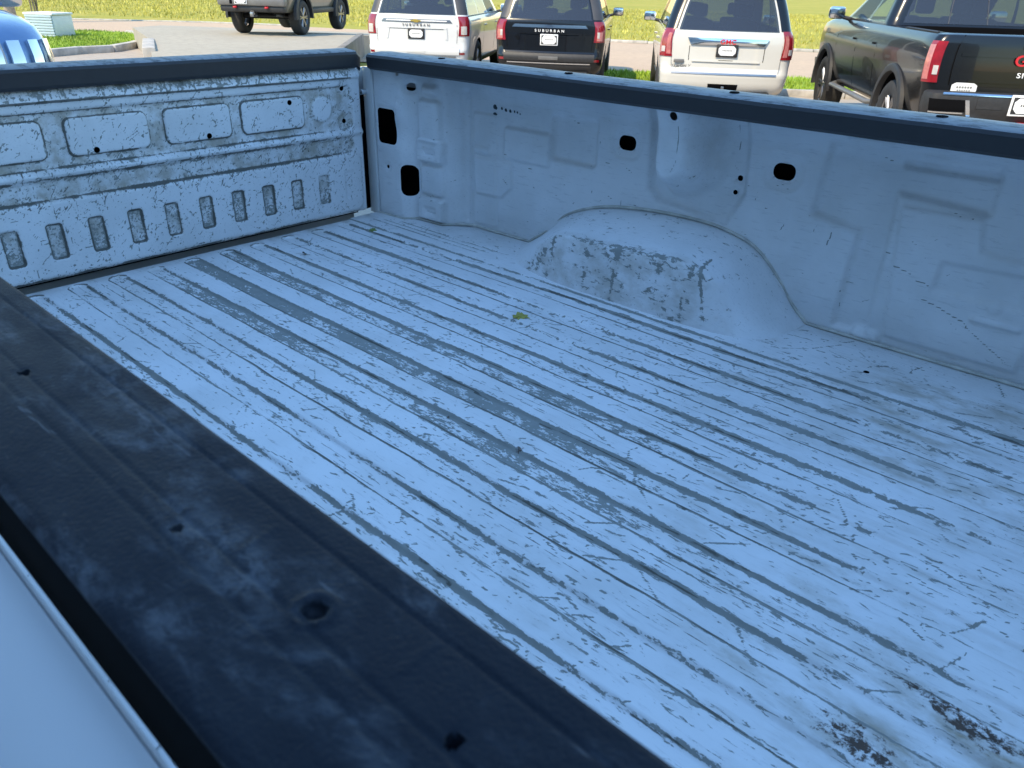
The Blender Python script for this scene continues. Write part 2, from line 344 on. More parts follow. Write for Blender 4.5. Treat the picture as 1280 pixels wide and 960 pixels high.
blades('meadow_tufts', lambda x, y: (x*HV[0]+y*HV[1] > 30.5-.2*(x*TV[0]+y*TV[1])+2.2*((x*TV[0]+y*TV[1]) < -5)-1.0*((x*TV[0]+y*TV[1]) < -15)) & (x*HV[0]+y*HV[1] < 75), 60000, (-75, 20, 8, 75), .06, .18, ZB-.03, M['bladeF'], 5)
# raised concrete ramp on which the olive utility vehicle stands
def ramp():
    lo = [W2(5, -3.0), W2(11, -5.9), W2(16.6, -9.3), W2(20.5, -12.2), W2(30, -17)]
    hi = [W2(5, -1.0), W2(11, -3.0), W2(14.4, -4.15), W2(20.5, -5.6), W2(30, -5.0)]
    zt = [-.06, .2, .3, .3, -.19]; V = []; F = []; 
    m = MB(); top = []
    for (a, b, z) in zip(lo, hi, zt): top.append((m.bm.verts.new((*a, z)), m.bm.verts.new((*b, z)), m.bm.verts.new((*a, ZB-.1)), m.bm.verts.new((*b, ZB-.1))))
    for p, q in zip(top[:-1], top[1:]):
        for i, j in ((0, 1), (1, 3), (2, 0)): m.bm.faces.new((p[i], q[i], q[j], p[j]))
    o = m.done('ramp', M['ramp']); tag(o, kind='structure')
    wl = empty('retaining_wall', (*W2(11, -3), ZB)); tag(wl, 'low brown grey concrete retaining wall along the ramp beside the white SUV', 'wall')
    base = np.array(W2(11, -3)); pts = [(11, -2.95), (14.4, -4.1), (20.5, -5.55)]
    for (h0, t0), (h1, t1), z0, z1 in ((pts[0], pts[1], .2, .3), (pts[1], pts[2], .3, .3)):
        a, b = np.array(W2(h0, t0)), np.array(W2(h1, t1)); L = np.linalg.norm(b-a); c = (a+b)/2-base
        o = MB().box((0, 0, 0), (L, .16, z0-ZB+.12), bev=.015).done('wall_panel', M['rwall'], wl); o.location = (*c, (z0-ZB)/2); o.rotation_euler = (0, 0, math.atan2(*(b-a)[::-1]))
    kerb('ramp_kerb', [W2(9, -5.0), W2(11, -5.95), W2(12.2, -6.75)], .25, .55, ZB, M['stone'], 'broken kerb stones along the left edge of the raised ramp, nearer run', None, L=.9)
    kerb('ramp_kerb', [W2(14.3, -7.95), W2(16.6, -9.35)], .25, .56, ZB, M['stone'], 'broken kerb stones along the left edge of the raised ramp, farther run', None, L=.9)
ramp()
# unseen building inferred from the truck's shade; size and colour invented for the light
def building():
    b = empty('unseen_building', (2.5, -2.4, 0)); tag(b, 'unseen grey panelled building inferred from the shade over the white pickup truck', 'building')
    H_ = 7.0; x0, x1 = -9, 14
    MB().box(((x0+x1)/2-2.5, -5, H_/2), (x1-x0, 10, H_)).done('wall', M['bwall'], b)
    MB().box(((x0+x1)/2-2.5, -5, H_+.06), (x1-x0+.2, 10.2, .12)).done('parapet', M['bdark'], b)
    for k in range(int((x1-x0)/1.15)): MB().box((x0-2.5+.6+k*1.15, .006, 3.5), (1.13, .03, 6.8), bev=.006).done('wall_panel', M['bwall'], b)
    dr = MB().box((3.4, .04, 1.06), (.95, .05, 2.12), bev=.008).done('door', M['bdark'], b); MB().cyl((3.05, .07, 1.0), (3.05, .13, 1.0), .02).done('handle', M['chrome'], dr)
building()
# pole, shrub, utility box at far left
def at(u, v, z): return onZ(u, v, z)
q = at(16, 28, ZB); tp = CAM+(np.linalg.norm(q-CAM)/np.linalg.norm(ray(4, -70)))*ray(4, -70)
pole = empty('utility_pole', tuple(q)); tag(pole, 'brown wooden utility pole at the far left behind the silver blue truck', 'pole')
MB().cyl((0, 0, -.2), (.35, -.1, 8), .2, .15, 14).done('pole_shaft', M['wood'], pole); MB().box((.1, -.26, .85), (.25, .12, .35), bev=.02).done('meter_box', M['utility'], pole)
def shrub(u, v):
    q = at(u, v, ZB); s = empty('bare_shrub', tuple(q)); tag(s, 'thin bare shrub with upright twigs behind the pale utility box', 'shrub')
    r = random.Random(3)
    for k in range(9):
        a = r.uniform(0, 6.28); sp = r.uniform(.1, .7); h = r.uniform(1.6, 3.0)
        pts = [(0.12*math.cos(a), .12*math.sin(a), 0), (sp*.4*math.cos(a), sp*.4*math.sin(a), h*.45), (sp*math.cos(a+.2), sp*math.sin(a+.2), h)]
        br = tube('stem', pts, .022, M['bark'], s, 6)
        V = []
        for i in range(40):
            f = r.uniform(.3, 1); c = np.array([sp*f*math.cos(a), sp*f*math.sin(a), h*f])+np.array([r.gauss(0, .16), r.gauss(0, .16), r.gauss(0, .1)])
            e1 = np.array([r.gauss(0, 1), r.gauss(0, 1), r.gauss(0, 1)]); e1 *= .05/np.linalg.norm(e1); e2 = np.array([r.gauss(0, 1), r.gauss(0, 1), 0]); e2 *= .03/np.linalg.norm(e2); V += [c-e1, c+e2, c+e1, c-e2]
        tag(mesh_np('leaf_cluster', V, np.arange(len(V)).reshape(-1, 4), M['bladeF'], br, False), kind='stuff')
shrub(44, 21)
def util():
    q = at(54, 46, ZB+.1); u = empty('utility_box', tuple(q), HEAD-math.pi/2-.1); tag(u, 'pale blue steel utility box with horizontal ribs on the lawn island', 'utility box')
    s = np.linalg.norm(q-CAM)/1.15/942.
    W_, H_ = 37*s, 25*s*.9
    MB().box((0, W_*.4, H_/2), (W_, W_*.8, H_), bev=.03).done('cabinet', M['utilw'], u)
    for k in range(8): MB().box((0, -.02, H_*(k+.5)/8), (W_*.96, .04, H_/8*.86), bev=.012).done('slat', M['utility'], u)
    MB().box((0, W_*.4, H_+.03), (W_*1.06, W_*.86, .06), bev=.015).done('lid', M['utilw'], u)
util()

# ================================================================== the white pickup truck
FZ = .96; YC = .873; XL = 2.44
truck = empty('pickup_truck', (0, 0, 0)); tag(truck, 'white pickup truck in the shade with a scratched, paint-worn empty bed', 'pickup truck')
# ---- bed floor with pressed grooves
xs = np.concatenate([np.linspace(0.0, .12, 34), np.linspace(.1235, XL, 660)]); ys = np.arange(.0, 1.79, .0030)
X, Y = np.meshgrid(xs, ys, indexing='ij')
gc = [.0, .092, .197, .302, .406, .51, .615, .718, .818, .924, 1.028, 1.132, 1.238, 1.347, 1.452]
gw = [.017]*len(gc)
Z = np.full(X.shape, FZ); wear = np.zeros(X.shape); grime = np.zeros(X.shape); stain = np.zeros(X.shape); rust = np.zeros(X.shape)
base_w = .10+.16*fbm(X*1.7, Y*9, 3)*sstep(-.2, 1.2, X); wear += base_w
strength = {.615: .34, .718: .42, .818: .62, .924: .72, 1.028: .60, 1.132: .42, 1.238: .30, 1.347: .34, 1.452: .25, .51: .4}
for k, c in enumerate(gc):
    yy = Y+.0042*(fbm(X*2, X*0+k, k+2, 2)-.5)*2+.0022*(fbm(X*11, X*0+k*3., k+8, 3)-.5)*2
    # each groove starts a little off the tailgate end with a round end
    x0 = .018+.012*_T[5][k, 3]; d = np.where(X < x0+.017, np.hypot(np.maximum(x0+.017-X, 0), yy-c), abs(yy-c))-.0212
    Z -= .0070*sstep(.0036, -.0036, d)
    st = strength.get(c, .3); fade = 1-sstep(1.25, 2.05, X+.5*(fbm(X*2.2, Y*0+k*3., k+5, 3)-.5))
    fade = fade*(.62+.75*(fbm(X*3.1, Y*0+k*7., k+9, 3)))
    wear += st*(.44+.13*sstep(1.15, .25, X))*sstep(.003, -.004, d)*fade
    on = sstep(x0+.004, x0+.02, X); grime += .85*np.exp(-((d-.003)/.0032)**2)*(1-on)*(.35+.9*fbm(X*20, Y*20, k))
    for e, s_ in ((-1, 9), (1, 12)):
        eo = .0208 if e > 0 else -.0258; edge = np.exp(-((yy-c-eo)/.0033)**2)*(1.45 if e < 0 else 1.05)*on; m_ = .15+1.15*fbm(X*4.5, Y*0+k*5.+e, k+s_, 4); f2 = 1-.8*sstep(1.5, 2.3, X)
        wear += .66*edge*m_*f2*(.65+st*.6); grime += (1.35 if e > 0 else 1.75)*np.exp(-((yy-c-eo)/(.0021 if e > 0 else .0027))**2)*np.clip(m_-(.24 if e > 0 else .24), 0, .55)*f2*on*(.55+.75*fbm(X*17, Y*0+k*2.+e*5, k+s_+1, 4))
    for om, am in ((.048, .60),): wear += am*np.exp(-((yy-c-om)/.0019)**2)*np.clip(fbm(X*3.2, Y*0+k*3.+om*90, k+6, 5)-.30, 0, .6)*1.7*(1-.3*sstep(1.6, 2.3, X))
    grime += .45*np.exp(-((X-x0-.012)/.012)**2-((yy-c)/.016)**2)*_T[6][k, 1]
    # peeled flanks beside the grooves
    fl = np.exp(-((yy-c-.028)/.012)**2)+np.exp(-((yy-c+.03)/.012)**2); wear += .30*fl*np.clip(fbm(X*5, Y*30, k+4, 3)-.42, 0, 1)*2*(1-.5*sstep(1.5, 2.2, X))
# seam line along the far wheel well and a low step to the outer floor
seam = Y-(1.498+.006*np.sin(X*2))
Z += .004*sstep(-.004, .004, seam); wear += .55*np.exp(-(seam/.004)**2)*(.4+.9*fbm(X*5, Y*3, 8)); grime += .35*np.exp(-((seam+.005)/.004)**2)
for yl, x0_, x1_ in ((1.552, .02, .58), (1.575, .05, .60), (1.60, .12, .62)): 
    e = np.exp(-((Y-yl)/.0035)**2)*sstep(x0_, x0_+.05, X)*(1-sstep(x1_-.04, x1_, X)); wear += .6*e*(.3+fbm(X*7, Y*2, 3)); Z -= .002*e
# right-hand half: fine scuffing, stains, rust patches
scuff = sstep(1.1, 1.9, X); wear += .12*scuff*fbm(X*6, Y*22, 6)*(Y > .4)
stain += .95*np.clip(fbm(X*2.2, Y*7, 13)-.46, 0, 1)*2.2*(.25+.75*scuff)+.4*np.exp(-((Y-1.50)/.012)**2)*fbm(X*4, Y, 2)+.5*np.exp(-(X/.03)**2)
grime += .42*scuff*np.clip(fbm(X*4, Y*26, 15, 5)-.45, 0, 1)*2.6; stain += .55*scuff*np.clip(fbm(X*6, Y*40, 17, 5)-.48, 0, 1)*3
for (px_, py_, lx, ly, a, sk) in ((2.045, .785, .075, .017, .62, -.03), (1.978, .668, .05, .020, .52, 0), (2.02, .655, .035, .016, .5, 0), (2.13, .775, .05, .014, .55, 0), (2.13, .70, .07, .016, .6, 0), (2.03, 1.17, .045, .010, .5, .02), (1.955, .775, .03, .012, .46, 0),
        (1.925, 1.612, .03, .009, .62, 0), (1.72, .93, .05, .010, .36, 0), (1.80, 1.06, .06, .012, .34, 0), (1.86, .86, .05, .010, .40, 0), (2.08, 1.30, .05, .012, .38, 0), (1.62, 1.20, .04, .010, .30, 0), (1.93, .93, .07, .008, .44, 0), (1.88, .72, .03, .009, .42, 0), (2.07, 1.03, .04, .012, .42, 0),
        (1.354, .842, .016, .009, .75, 0), (1.18, .835, .012, .006, .6, 0), (.60, .845, .010, .009, .7, 0), (1.47, .70, .03, .007, .36, 0), (1.05, .715, .02, .01, .36, 0), (.21, 1.18, .018, .006, .7, .01), (.28, 1.2, .012, .005, .6, 0)):
    dd = ((X-px_)/lx)**2+((Y-py_-sk*(X-px_)/lx)/ly)**2; rust += .76*a*np.exp(-dd/2.4); stain += .75*a*np.exp(-dd/5)
ln = []
r = np.random.default_rng(5)
for k in range(260):
    x, y = r.uniform(.2, 2.35), r.uniform(.4, 1.7); a = r.normal(0, .35) if r.random() < .7 else r.uniform(0, 3.14); L = r.uniform(.01, .05)*(1+.5*(x > 1.2)); ln.append((x, y, x+L*np.cos(a), y+L*np.sin(a)))
segs(wear, xs, ys, ln, .0022, .62)
ln = []
for k in range(5200):
    x, y = r.uniform(.05, 2.4), r.uniform(.35, 1.7)
    if float(fbm(np.array([x*2.6]), np.array([y*5.]), 14, 4)[0])+r.normal(0, .05) < .50: continue
    a = r.normal(0, .5) if r.random() < .5 else r.uniform(0, 3.14); L = r.choice([.003, .006, .012, .026, .06], p=[.45, .32, .15, .06, .02]); ln.append((x, y, x+L*np.cos(a), y+L*np.sin(a)))
segs(wear, xs, ys, ln, .0019, .66)
ln = [(r.uniform(.9, 2.3), r.uniform(.5, 1.6), 0, 0) for k in range(140)]; ln = [(x, y, x+r.uniform(.02, .14), y+r.normal(0, .006)) for x, y, _, _ in ln]; segs(grime, xs, ys, ln, .0017, .62)
Z += .0016*(fbm(X*3, Y*5, 11, 3)-.5)
# coved upturn to the side walls
Z += .03*sstep(1.70, 1.79, Y)**2+.03*sstep(.046, -.044, Y)**2
grid('bed_floor', np.stack([X, Y, Z], -1), M['floor'], truck, attrs=dict(wear=wear, grime=grime, stain=stain, rust=rust), flip=False)
for (u, v, rr) in ((1083, 465, .007), (1000, 476, .0)):
    if rr: p = onZ(u, v, FZ+.004); MB().cyl((p[0], p[1], FZ-.004), (p[0], p[1], FZ+.0045), rr, rr*.9, 12).done('drain_plug', M['dark'], truck)
# ---- side walls of the bed (pressed panel with holes)
def wall_panel(mirror):
    xs = np.arange(-.0, XL+.001, .004); zs = np.arange(FZ-.01, 1.4305, .004); X, Z = np.meshgrid(xs, zs, indexing='ij')
    lp = lambda x, pts: np.interp(x, [p[0] for p in pts], [p[1] for p in pts])
    prof = lp(X, [(0, 1.625), (.135, 1.625), (.170, 1.664), (.285, 1.668), (.335, 1.722), (XL, 1.722)]); X0, Z0 = X, Z
    k = np.ones(9)/9; prof = np.apply_along_axis(lambda a: np.convolve(np.pad(a, 4, 'edge'), k, 'valid'), 0, prof)
    top = sstep(1.36, 1.445, Z)
    D = prof-.028*top*(X > .36)*sstep(.36, .45, X)+.012*sstep(1.05, .97, Z)*sstep(.36, .5, X)
    wear = .03+.10*fbm(X*5, Z*9, 2)*sstep(1.25, 1.0, Z); grime = np.zeros(X.shape); stain = np.zeros(X.shape); rust = np.zeros(X.shape)
    D0 = D.copy(); cv_ = lambda k: (2.08-(2.08-X0)/k, 1.68-(1.68-Z0)/k); X, Z = cv_(1.0156)
    def emb(sd, dep, wd=.007): nonlocal D; D = D+1.3*dep*sstep(wd, -wd, sd)
    holes = []
    def hole(sd, lip=.002): holes.append(sd); emb(sd-.008, lip, .006)
    # tail post
    hole(rrect(X, Z, .092, 1.262, .042, .054, .014)); hole(rrect(X, Z, .176, 1.102, .026, .050, .024)); hole(np.hypot(X-.188, Z-1.388)-.012, .004)
    for a, b, c in ((.153, 1.424, .006), (.262, 1.426, .006), (.152, 1.345, .005), (.090, 1.135, .006)): hole(np.hypot(X-a, Z-b)-c)
    emb(rrect(X, Z, .165, 1.245, .03, .03, .03), .010, .03)
    # bracket column
    X, Z = cv_(1.0375)
    emb(rrect(X, Z, .298, 1.305, .045, .058, .015), -.010); emb(rrect(X, Z, .300, 1.39, .03, .012, .008), -.010, .01)
    for zc in (1.216, 1.035): emb(rrect(X, Z, .300, zc, .052, .034, .008), -.014, .004); hole(rrect(X, Z, .300, zc-.004, .022, .0035, .002), .003)
    emb(rrect(X, Z, .300, 1.125, .048, .045, .012), -.006)
    # mid panel embosses
    X, Z = cv_(1.007)
    emb(rrect(X, Z, .352, 1.19, .012, .20, .01), .006); emb(rrect(X, Z, .43, 1.16, .05, .17, .01), -.003, .004)
    emb(psdf(X, Z, [(.39, 1.195), (.535, 1.197), (.535, 1.13), (.50, 1.098), (.40, 1.095)])-.006, -.005, .005)
    emb(rrect(X, Z, .598, 1.258, .088, .045, .01), -.006, .006); emb(rrect(X, Z, .766, 1.298, .078, .062, .012), .010, .008); emb(rrect(X, Z, .42, 1.222, .035, .010, .006), -.005, .006)
    for xc, zc in ((.940, 1.316), (1.372, 1.313)): emb(rrect(X, Z, xc, zc, .045, .04, .03), .003, .006); hole(rrect(X, Z, xc, zc, .0265, .0185, .017))
    # stake pocket boss
    so = psdf(X, Z, [(1.008, 1.47), (1.022, 1.215), (1.055, 1.187), (1.25, 1.168), (1.285, 1.245), (1.27, 1.47)]); emb(so, .013, .010); grime += .32*np.exp(-((so+.002)/.006)**2)*(Z < 1.24)
    rx = np.where(X < 1.105, (1.105-X)/.062, (X-1.105)/.135); rz = np.maximum(1.305-Z, 0)/.105; rr_ = np.hypot(rx, rz); D -= .098*(1-sstep(.30, 1.0, rr_))
    for a, b, c in ((1.262, 1.278, .007), (1.255, 1.243, .006), (1.075, 1.408, .007), (1.128, 1.415, .010)): hole(np.hypot(X-a, Z-b)-c)
    # panel to the right of the boss
    emb(psdf(X, Z, [(1.47, 1.395), (1.455, 1.235), (1.565, 1.217), (1.555, .99), (1.63, .99), (1.625, 1.31), (1.80, 1.30), (1.80, 1.395)]), .009, .009)
    emb(psdf(X, Z, [(1.64, 1.288), (1.792, 1.290), (1.806, 1.228), (1.95, 1.218), (1.93, 1.0), (1.67, 1.0)]), -.005, .006)
    emb(psdf(X, Z, [(1.745, 1.192), (1.90, 1.198), (1.905, 1.13), (1.74, 1.13)]), .006, .007); emb(rrect(X, Z, 1.71, 1.369, .09, .006, .006), .007, .006); emb(rrect(X, Z, 1.87, 1.093, .045, .005, .004), -.006, .005)
    emb(rrect(X, Z, 1.55, 1.41, .045, .006, .006), -.006, .006); emb(rrect(X, Z, 1.97, 1.15, .025, .14, .01), .010, .008); emb(rrect(X, Z, 2.2, 1.2, .14, .12, .02), .006, .008)
    emb(np.hypot(X-1.86, Z-1.125)-.012, -.003, .004); emb(rrect(X, Z, 1.63, .99, .03, .012, .01), -.008, .008)
    gx, gz = np.gradient(D-D0, .004); edge = np.clip(np.hypot(gx, gz), 0, 1.2); wear += .30*edge*fbm(X*14, Z*14, 7); stain += .15*edge
    ln = [(1.722, 1.104, 1.770, 1.091), (1.768, 1.0905, 1.816, 1.075), (1.50, 1.17, 1.505, 1.20), (.50, 1.145, .515, 1.135), (1.816, 1.075, 1.822, 1.065), (1.7, 1.14, 1.73, 1.135), (1.65, 1.16, 1.69, 1.15)]; segs(wear, xs, zs, ln, .0022, .7)
    segs(wear, xs, zs, [(1.822, 1.066, 1.908, 1.014)], .0024, .62); segs(wear, xs, zs, [(1.133, 1.39, 1.130, 1.31), (1.240, 1.40, 1.244, 1.34), (1.133, 1.31, 1.12, 1.28)], .002, .62)
    r = np.random.default_rng(11); ln = []
    for q in range(110):
        x, z = r.uniform(.03, 2.3), FZ+.45*r.beta(1.3, 1.8); a = r.uniform(0, 3.14) if r.random() < .5 else r.normal(0, .3); L = r.uniform(.003, .02); ln.append((x, z, x+L*np.cos(a), z+L*np.sin(a)))
    segs(wear, xs, zs, ln, .0018, .62)
    segs(grime, xs, zs, [(1.84+.03*q_, 1.005+.004*q_, 1.86+.03*q_, 1.0+.004*q_) for q_ in range(3)], .004, .5)
    grime += .42*np.exp(-((X-.985)/.012)**2-((Z-1.263)/.012)**2)*fbm(X*120, Z*120, 3)*1.5+.6*np.exp(-((X-1.935)/.02)**2-((Z-1.24)/.03)**2)*fbm(X*90, Z*90, 4)
    stain += .30*np.clip(fbm(X*3, Z*5, 4)-.45, 0, 1)*2*sstep(1.2, .98, Z)
    mask = np.ones((len(xs)-1, len(zs)-1), bool)
    Xm, Zm = X0.copy(), Z0.copy()
    for sd in holes:
        gx, gz = np.gradient(sd, .004); gl = gx*gx+gz*gz+1e-6; near = abs(sd) < .0032
        Xm = np.where(near, Xm-sd*gx/gl, Xm); Zm = np.where(near, Zm-sd*gz/gl, Zm); s2 = np.where(near, 0, sd)
        fc = (s2[:-1, :-1]+s2[1:, :-1]+s2[1:, 1:]+s2[:-1, 1:])/4; mask &= ~(fc < -1e-6)
    if mirror: D = 2*YC-D
    o = grid('side_wall', np.stack([Xm, D, Zm], -1), M['wall'], truck, mask, dict(wear=wear, grime=grime, stain=stain, rust=rust), flip=mirror)
    yb = 1.775 if not mirror else 2*YC-1.775
    MB().box((XL/2-.01, yb, 1.16), (XL+.06, .006, .40)).done('inner_liner', M['dark'], truck); MB().box((-.045, YC+(-1 if mirror else 1)*(1.71-YC), 1.17), (.012, .136, .43)).done('post_closing_plate', M['dark'], truck)
    # sealed corner behind the post
    return o
wall_panel(False); wall_panel(True)
# ---- wheel wells
def wheel_well(mirror):
    T = [((.60, 1.738, .966), (.60, 1.70, .965), (.60, 1.66, .9625)), ((.675, 1.735, 1.02), (.69, 1.61, .995), (.685, 1.575, .9625)), ((.75, 1.73, 1.083), (.785, 1.565, 1.045), (.775, 1.537, .9625)), ((.867, 1.728, 1.128), (.88, 1.540, 1.092), (.89, 1.519, .9625)), ((1.01, 1.726, 1.150), (1.02, 1.536, 1.096), (1.02, 1.515, .9625)),
         ((1.154, 1.726, 1.155), (1.155, 1.536, 1.106), (1.154, 1.517, .9625)), ((1.246, 1.726, 1.148), (1.262, 1.538, 1.106), (1.275, 1.520, .9625)), ((1.335, 1.728, 1.12), (1.328, 1.556, 1.078), (1.368, 1.533, .9625)), ((1.41, 1.73, 1.055), (1.402, 1.625, 1.018), (1.428, 1.556, .9625)), ((1.452, 1.735, 1.0), (1.46, 1.65, .98), (1.468, 1.60, .9625)), ((1.49, 1.738, .966), (1.485, 1.70, .965), (1.478, 1.66, .9625))]
    A = np.array(T); n = len(A); q = np.linspace(0, n-1, 150); i = np.clip(np.floor(q).astype(int), 0, n-2); f = (q-i)[:, None, None]
    g_ = lambda j: A[np.clip(j, 0, n-1)]; m0 = (g_(i+1)-g_(i-1))/2; m1 = (g_(i+2)-g_(i))/2
    C = (2*f**3-3*f**2+1)*g_(i)+(f**3-2*f**2+f)*m0+(-2*f**3+3*f**2)*g_(i+1)+(f**3-f**2)*m1
    b = (.5+.5*np.sign(np.linspace(-1, 1, 91))*abs(np.linspace(-1, 1, 91))**1.8)[None, :, None]; wq = 16.0
    num = (1-b)**2*C[:, 0:1]+2*b*(1-b)*wq*C[:, 1:2]+b**2*C[:, 2:3]; P = num/((1-b)**2+2*b*(1-b)*wq+b**2)
    X, Y, Z = P[..., 0], P[..., 1], P[..., 2]
    P[..., 1] += .004*(fbm(X*12, Z*14, 3)-.5); P[..., 2] += .003*(fbm(X*10, Y*16, 5)-.5)
    face = sstep(1.575, 1.54, Y); crest = np.exp(-((Y-1.545)/.010)**2)*sstep(.7, .8, X)*(1-sstep(1.2, 1.34, X))
    crk = sum(np.exp(-((X-xc-.05*(fbm(Z*9, X*0+xc*9, 3, 3)-.5))/.0035)**2) for xc in (.76, .84, .97, 1.06, 1.19, 1.27)); wear = .06+.11*face*fbm(X*9, Z*9, 2)+.40*face*crk*fbm(X*7, Z*15, 5)+.52*crest*fbm(X*11, Y*10, 8)+.30*np.clip(fbm(X*8, Y*8, 9)-.15, 0, 1)*(1-.7*sstep(1.28, 1.42, X))+.46*np.exp(-((X-1.285-.30*np.clip(1.105-Z, 0, 1)-.008*(fbm(Z*12, X*0, 8)-.5))/.0032)**2)*sstep(.975, 1.0, Z)*(Z < 1.115)*(Y < 1.60); grime = .35*crest*np.clip(fbm(X*14, Z*10, 5)-.35, 0, 1)*1.6+.25*face*np.clip(fbm(X*12, Z*12, 12)-.45, 0, 1)*2
    stain = .50*face*(.35+fbm(X*6, Z*6, 6))*(1-.9*sstep(1.22, 1.46, X)); rust = .4*np.exp(-((Z-.97)/.012)**2)*np.clip(fbm(X*16, Z*6, 4)-.4, 0, 1)*2  # grey staining, plus painted shade on the well's inward face
    if mirror: P[..., 1] = 2*YC-P[..., 1]
    o = grid('wheel_well', P, M['well'], truck, None, dict(wear=wear, grime=grime, stain=stain, rust=rust), flip=mirror)
    c = C[:, 0].copy(); c[:, 1] -= .006; c[:, 2] += .004
    bead = np.vstack([[[.36, 1.722, .974], [.45, 1.728, .971]], c, [[1.53, 1.729, .9705], [1.8, 1.7285, .970], [2.1, 1.728, .970], [2.42, 1.728, .970]]])
    if mirror: bead[:, 1] = 2*YC-bead[:, 1]
    tube('seam_sealer', bead, .0042, M['sealer'], truck, 8)
    if not mirror: tube('seam_sealer', [(.01, 1.618, .966), (.08, 1.620, .966), (.13, 1.623, .966), (.16, 1.652, .968), (.22, 1.661, .968), (.28, 1.664, .968), (.31, 1.695, .970), (.36, 1.722, .973)], .004, M['sealer'], truck, 8)
wheel_well(False); wheel_well(True)
# ---- rail caps: extruded profiles
def extrude_x(name, prof, x0, x1, mat, parent, n=90, wob=0, sharp=28):
    xs = np.linspace(x0, x1, n); P = np.array([[[x, y, z] for (y, z) in prof] for x in xs]); 
    if wob: P[..., 2] += wob*(fbm(P[..., 0]*5, P[..., 1]*9, 4, 3)-.5)
    o = grid(name, P, mat, parent, flip=True, sharp=sharp); return o
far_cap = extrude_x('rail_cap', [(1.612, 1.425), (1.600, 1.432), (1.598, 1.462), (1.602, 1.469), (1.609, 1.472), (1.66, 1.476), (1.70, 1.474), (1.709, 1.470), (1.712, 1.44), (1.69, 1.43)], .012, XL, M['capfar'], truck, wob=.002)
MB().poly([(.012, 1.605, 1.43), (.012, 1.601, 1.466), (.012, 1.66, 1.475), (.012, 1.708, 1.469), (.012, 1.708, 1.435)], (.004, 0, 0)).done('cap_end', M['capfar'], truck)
for xx in (.30, .78, 1.25, 1.68, 1.95): MB().cyl((xx, 1.655, 1.4745), (xx, 1.655, 1.4775), .012, .010, 14).done('rail_plug', M['dark'], truck)
near = [(.1495, 1.425), (.148, 1.43), (.1472, 1.466), (.1462, 1.4695), (.144, 1.4708), (.1335, 1.4712), (.1325, 1.4706), (.131, 1.4706), (.130, 1.4726), (.1285, 1.473), (.1025, 1.4735), (.1012, 1.4728), (.0998, 1.4728), (.0985, 1.4736), (.0905, 1.4736), (.089, 1.4728), (.0876, 1.4728), (.0863, 1.4735), (.060, 1.4722), (.0555, 1.4708), (.0535, 1.469), (.0534, 1.4665), (.058, 1.465)]
nx = np.concatenate([np.linspace(-.01, 1.3, 40), np.linspace(1.302, 2.3, 700), [XL]])
pz = np.array(near); t_ = np.concatenate([[0], np.cumsum(np.hypot(*np.diff(pz, axis=0).T))]); tt = []
for a, b in zip(t_[:-1], t_[1:]): tt += list(np.linspace(a, b, max(2, int((b-a)/.0013)+1))[:-1])
tt.append(t_[-1]); py = np.interp(tt, t_, pz[:, 0]); pzz = np.interp(tt, t_, pz[:, 1])
X, Yq = np.meshgrid(nx, py, indexing='ij'); Zq = np.broadcast_to(pzz, X.shape).copy(); msk = np.ones((len(nx)-1, len(py)-1), bool); topm = Zq > 1.4665
def z147(u, v): return onZ(u, v, 1.473)
X = X.copy(); Yq = Yq.copy()
for (u, v, rr, ring) in ((393, 763, .0046, 1), (222, 661, .0021, 0), (30, 466, .0028, 0), (568, 927, .0024, 0)):
    c = z147(u, v); d = np.hypot(X-c[0], Yq-c[1]); Zq += topm*(.0011 if ring else -.0003)*np.exp(-((d-rr*1.7)/.0014)**2)-topm*.010*sstep(rr*1.02, rr*.82, d)
    MB().cyl((c[0], c[1], 1.4580), (c[0], c[1], 1.4645), rr*.85, rr*.8, 20).done('rail_plug', M['dark'], truck)
    if ring: MB().cyl((c[0]+.0008, c[1]-.0016, 1.464), (c[0]+.0008, c[1]-.0016, 1.4665), rr*.3, rr*.22, 12).done('rail_screw', M['chrome'], truck)
# pressed rectangle end marks on the cap
for (ua, va, ub, vb) in ((300, 690, 345, 660), (500, 840, 540, 808)):
    a, b = z147(ua, va), z147(ub, vb); e = b[:2]-a[:2]; tq = np.clip(((X-a[0])*e[0]+(Yq-a[1])*e[1])/(e@e), 0, 1); d = np.hypot(X-a[0]-tq*e[0], Yq-a[1]-tq*e[1]); Zq += topm*.0004*np.exp(-(d/.0016)**2)
tag(extrude_x('cap_shade_strip', [(.0575, 1.467), (.0545, 1.464), (.0545, 1.415), (.06, 1.41)], -.01, XL, M['dark'], truck, n=4))  # black strip paints in the shade on the near cap's outer face
near_cap = grid('rail_cap', np.stack([X, Yq, Zq], -1), M['cap'], truck, sharp=40, flip=True)
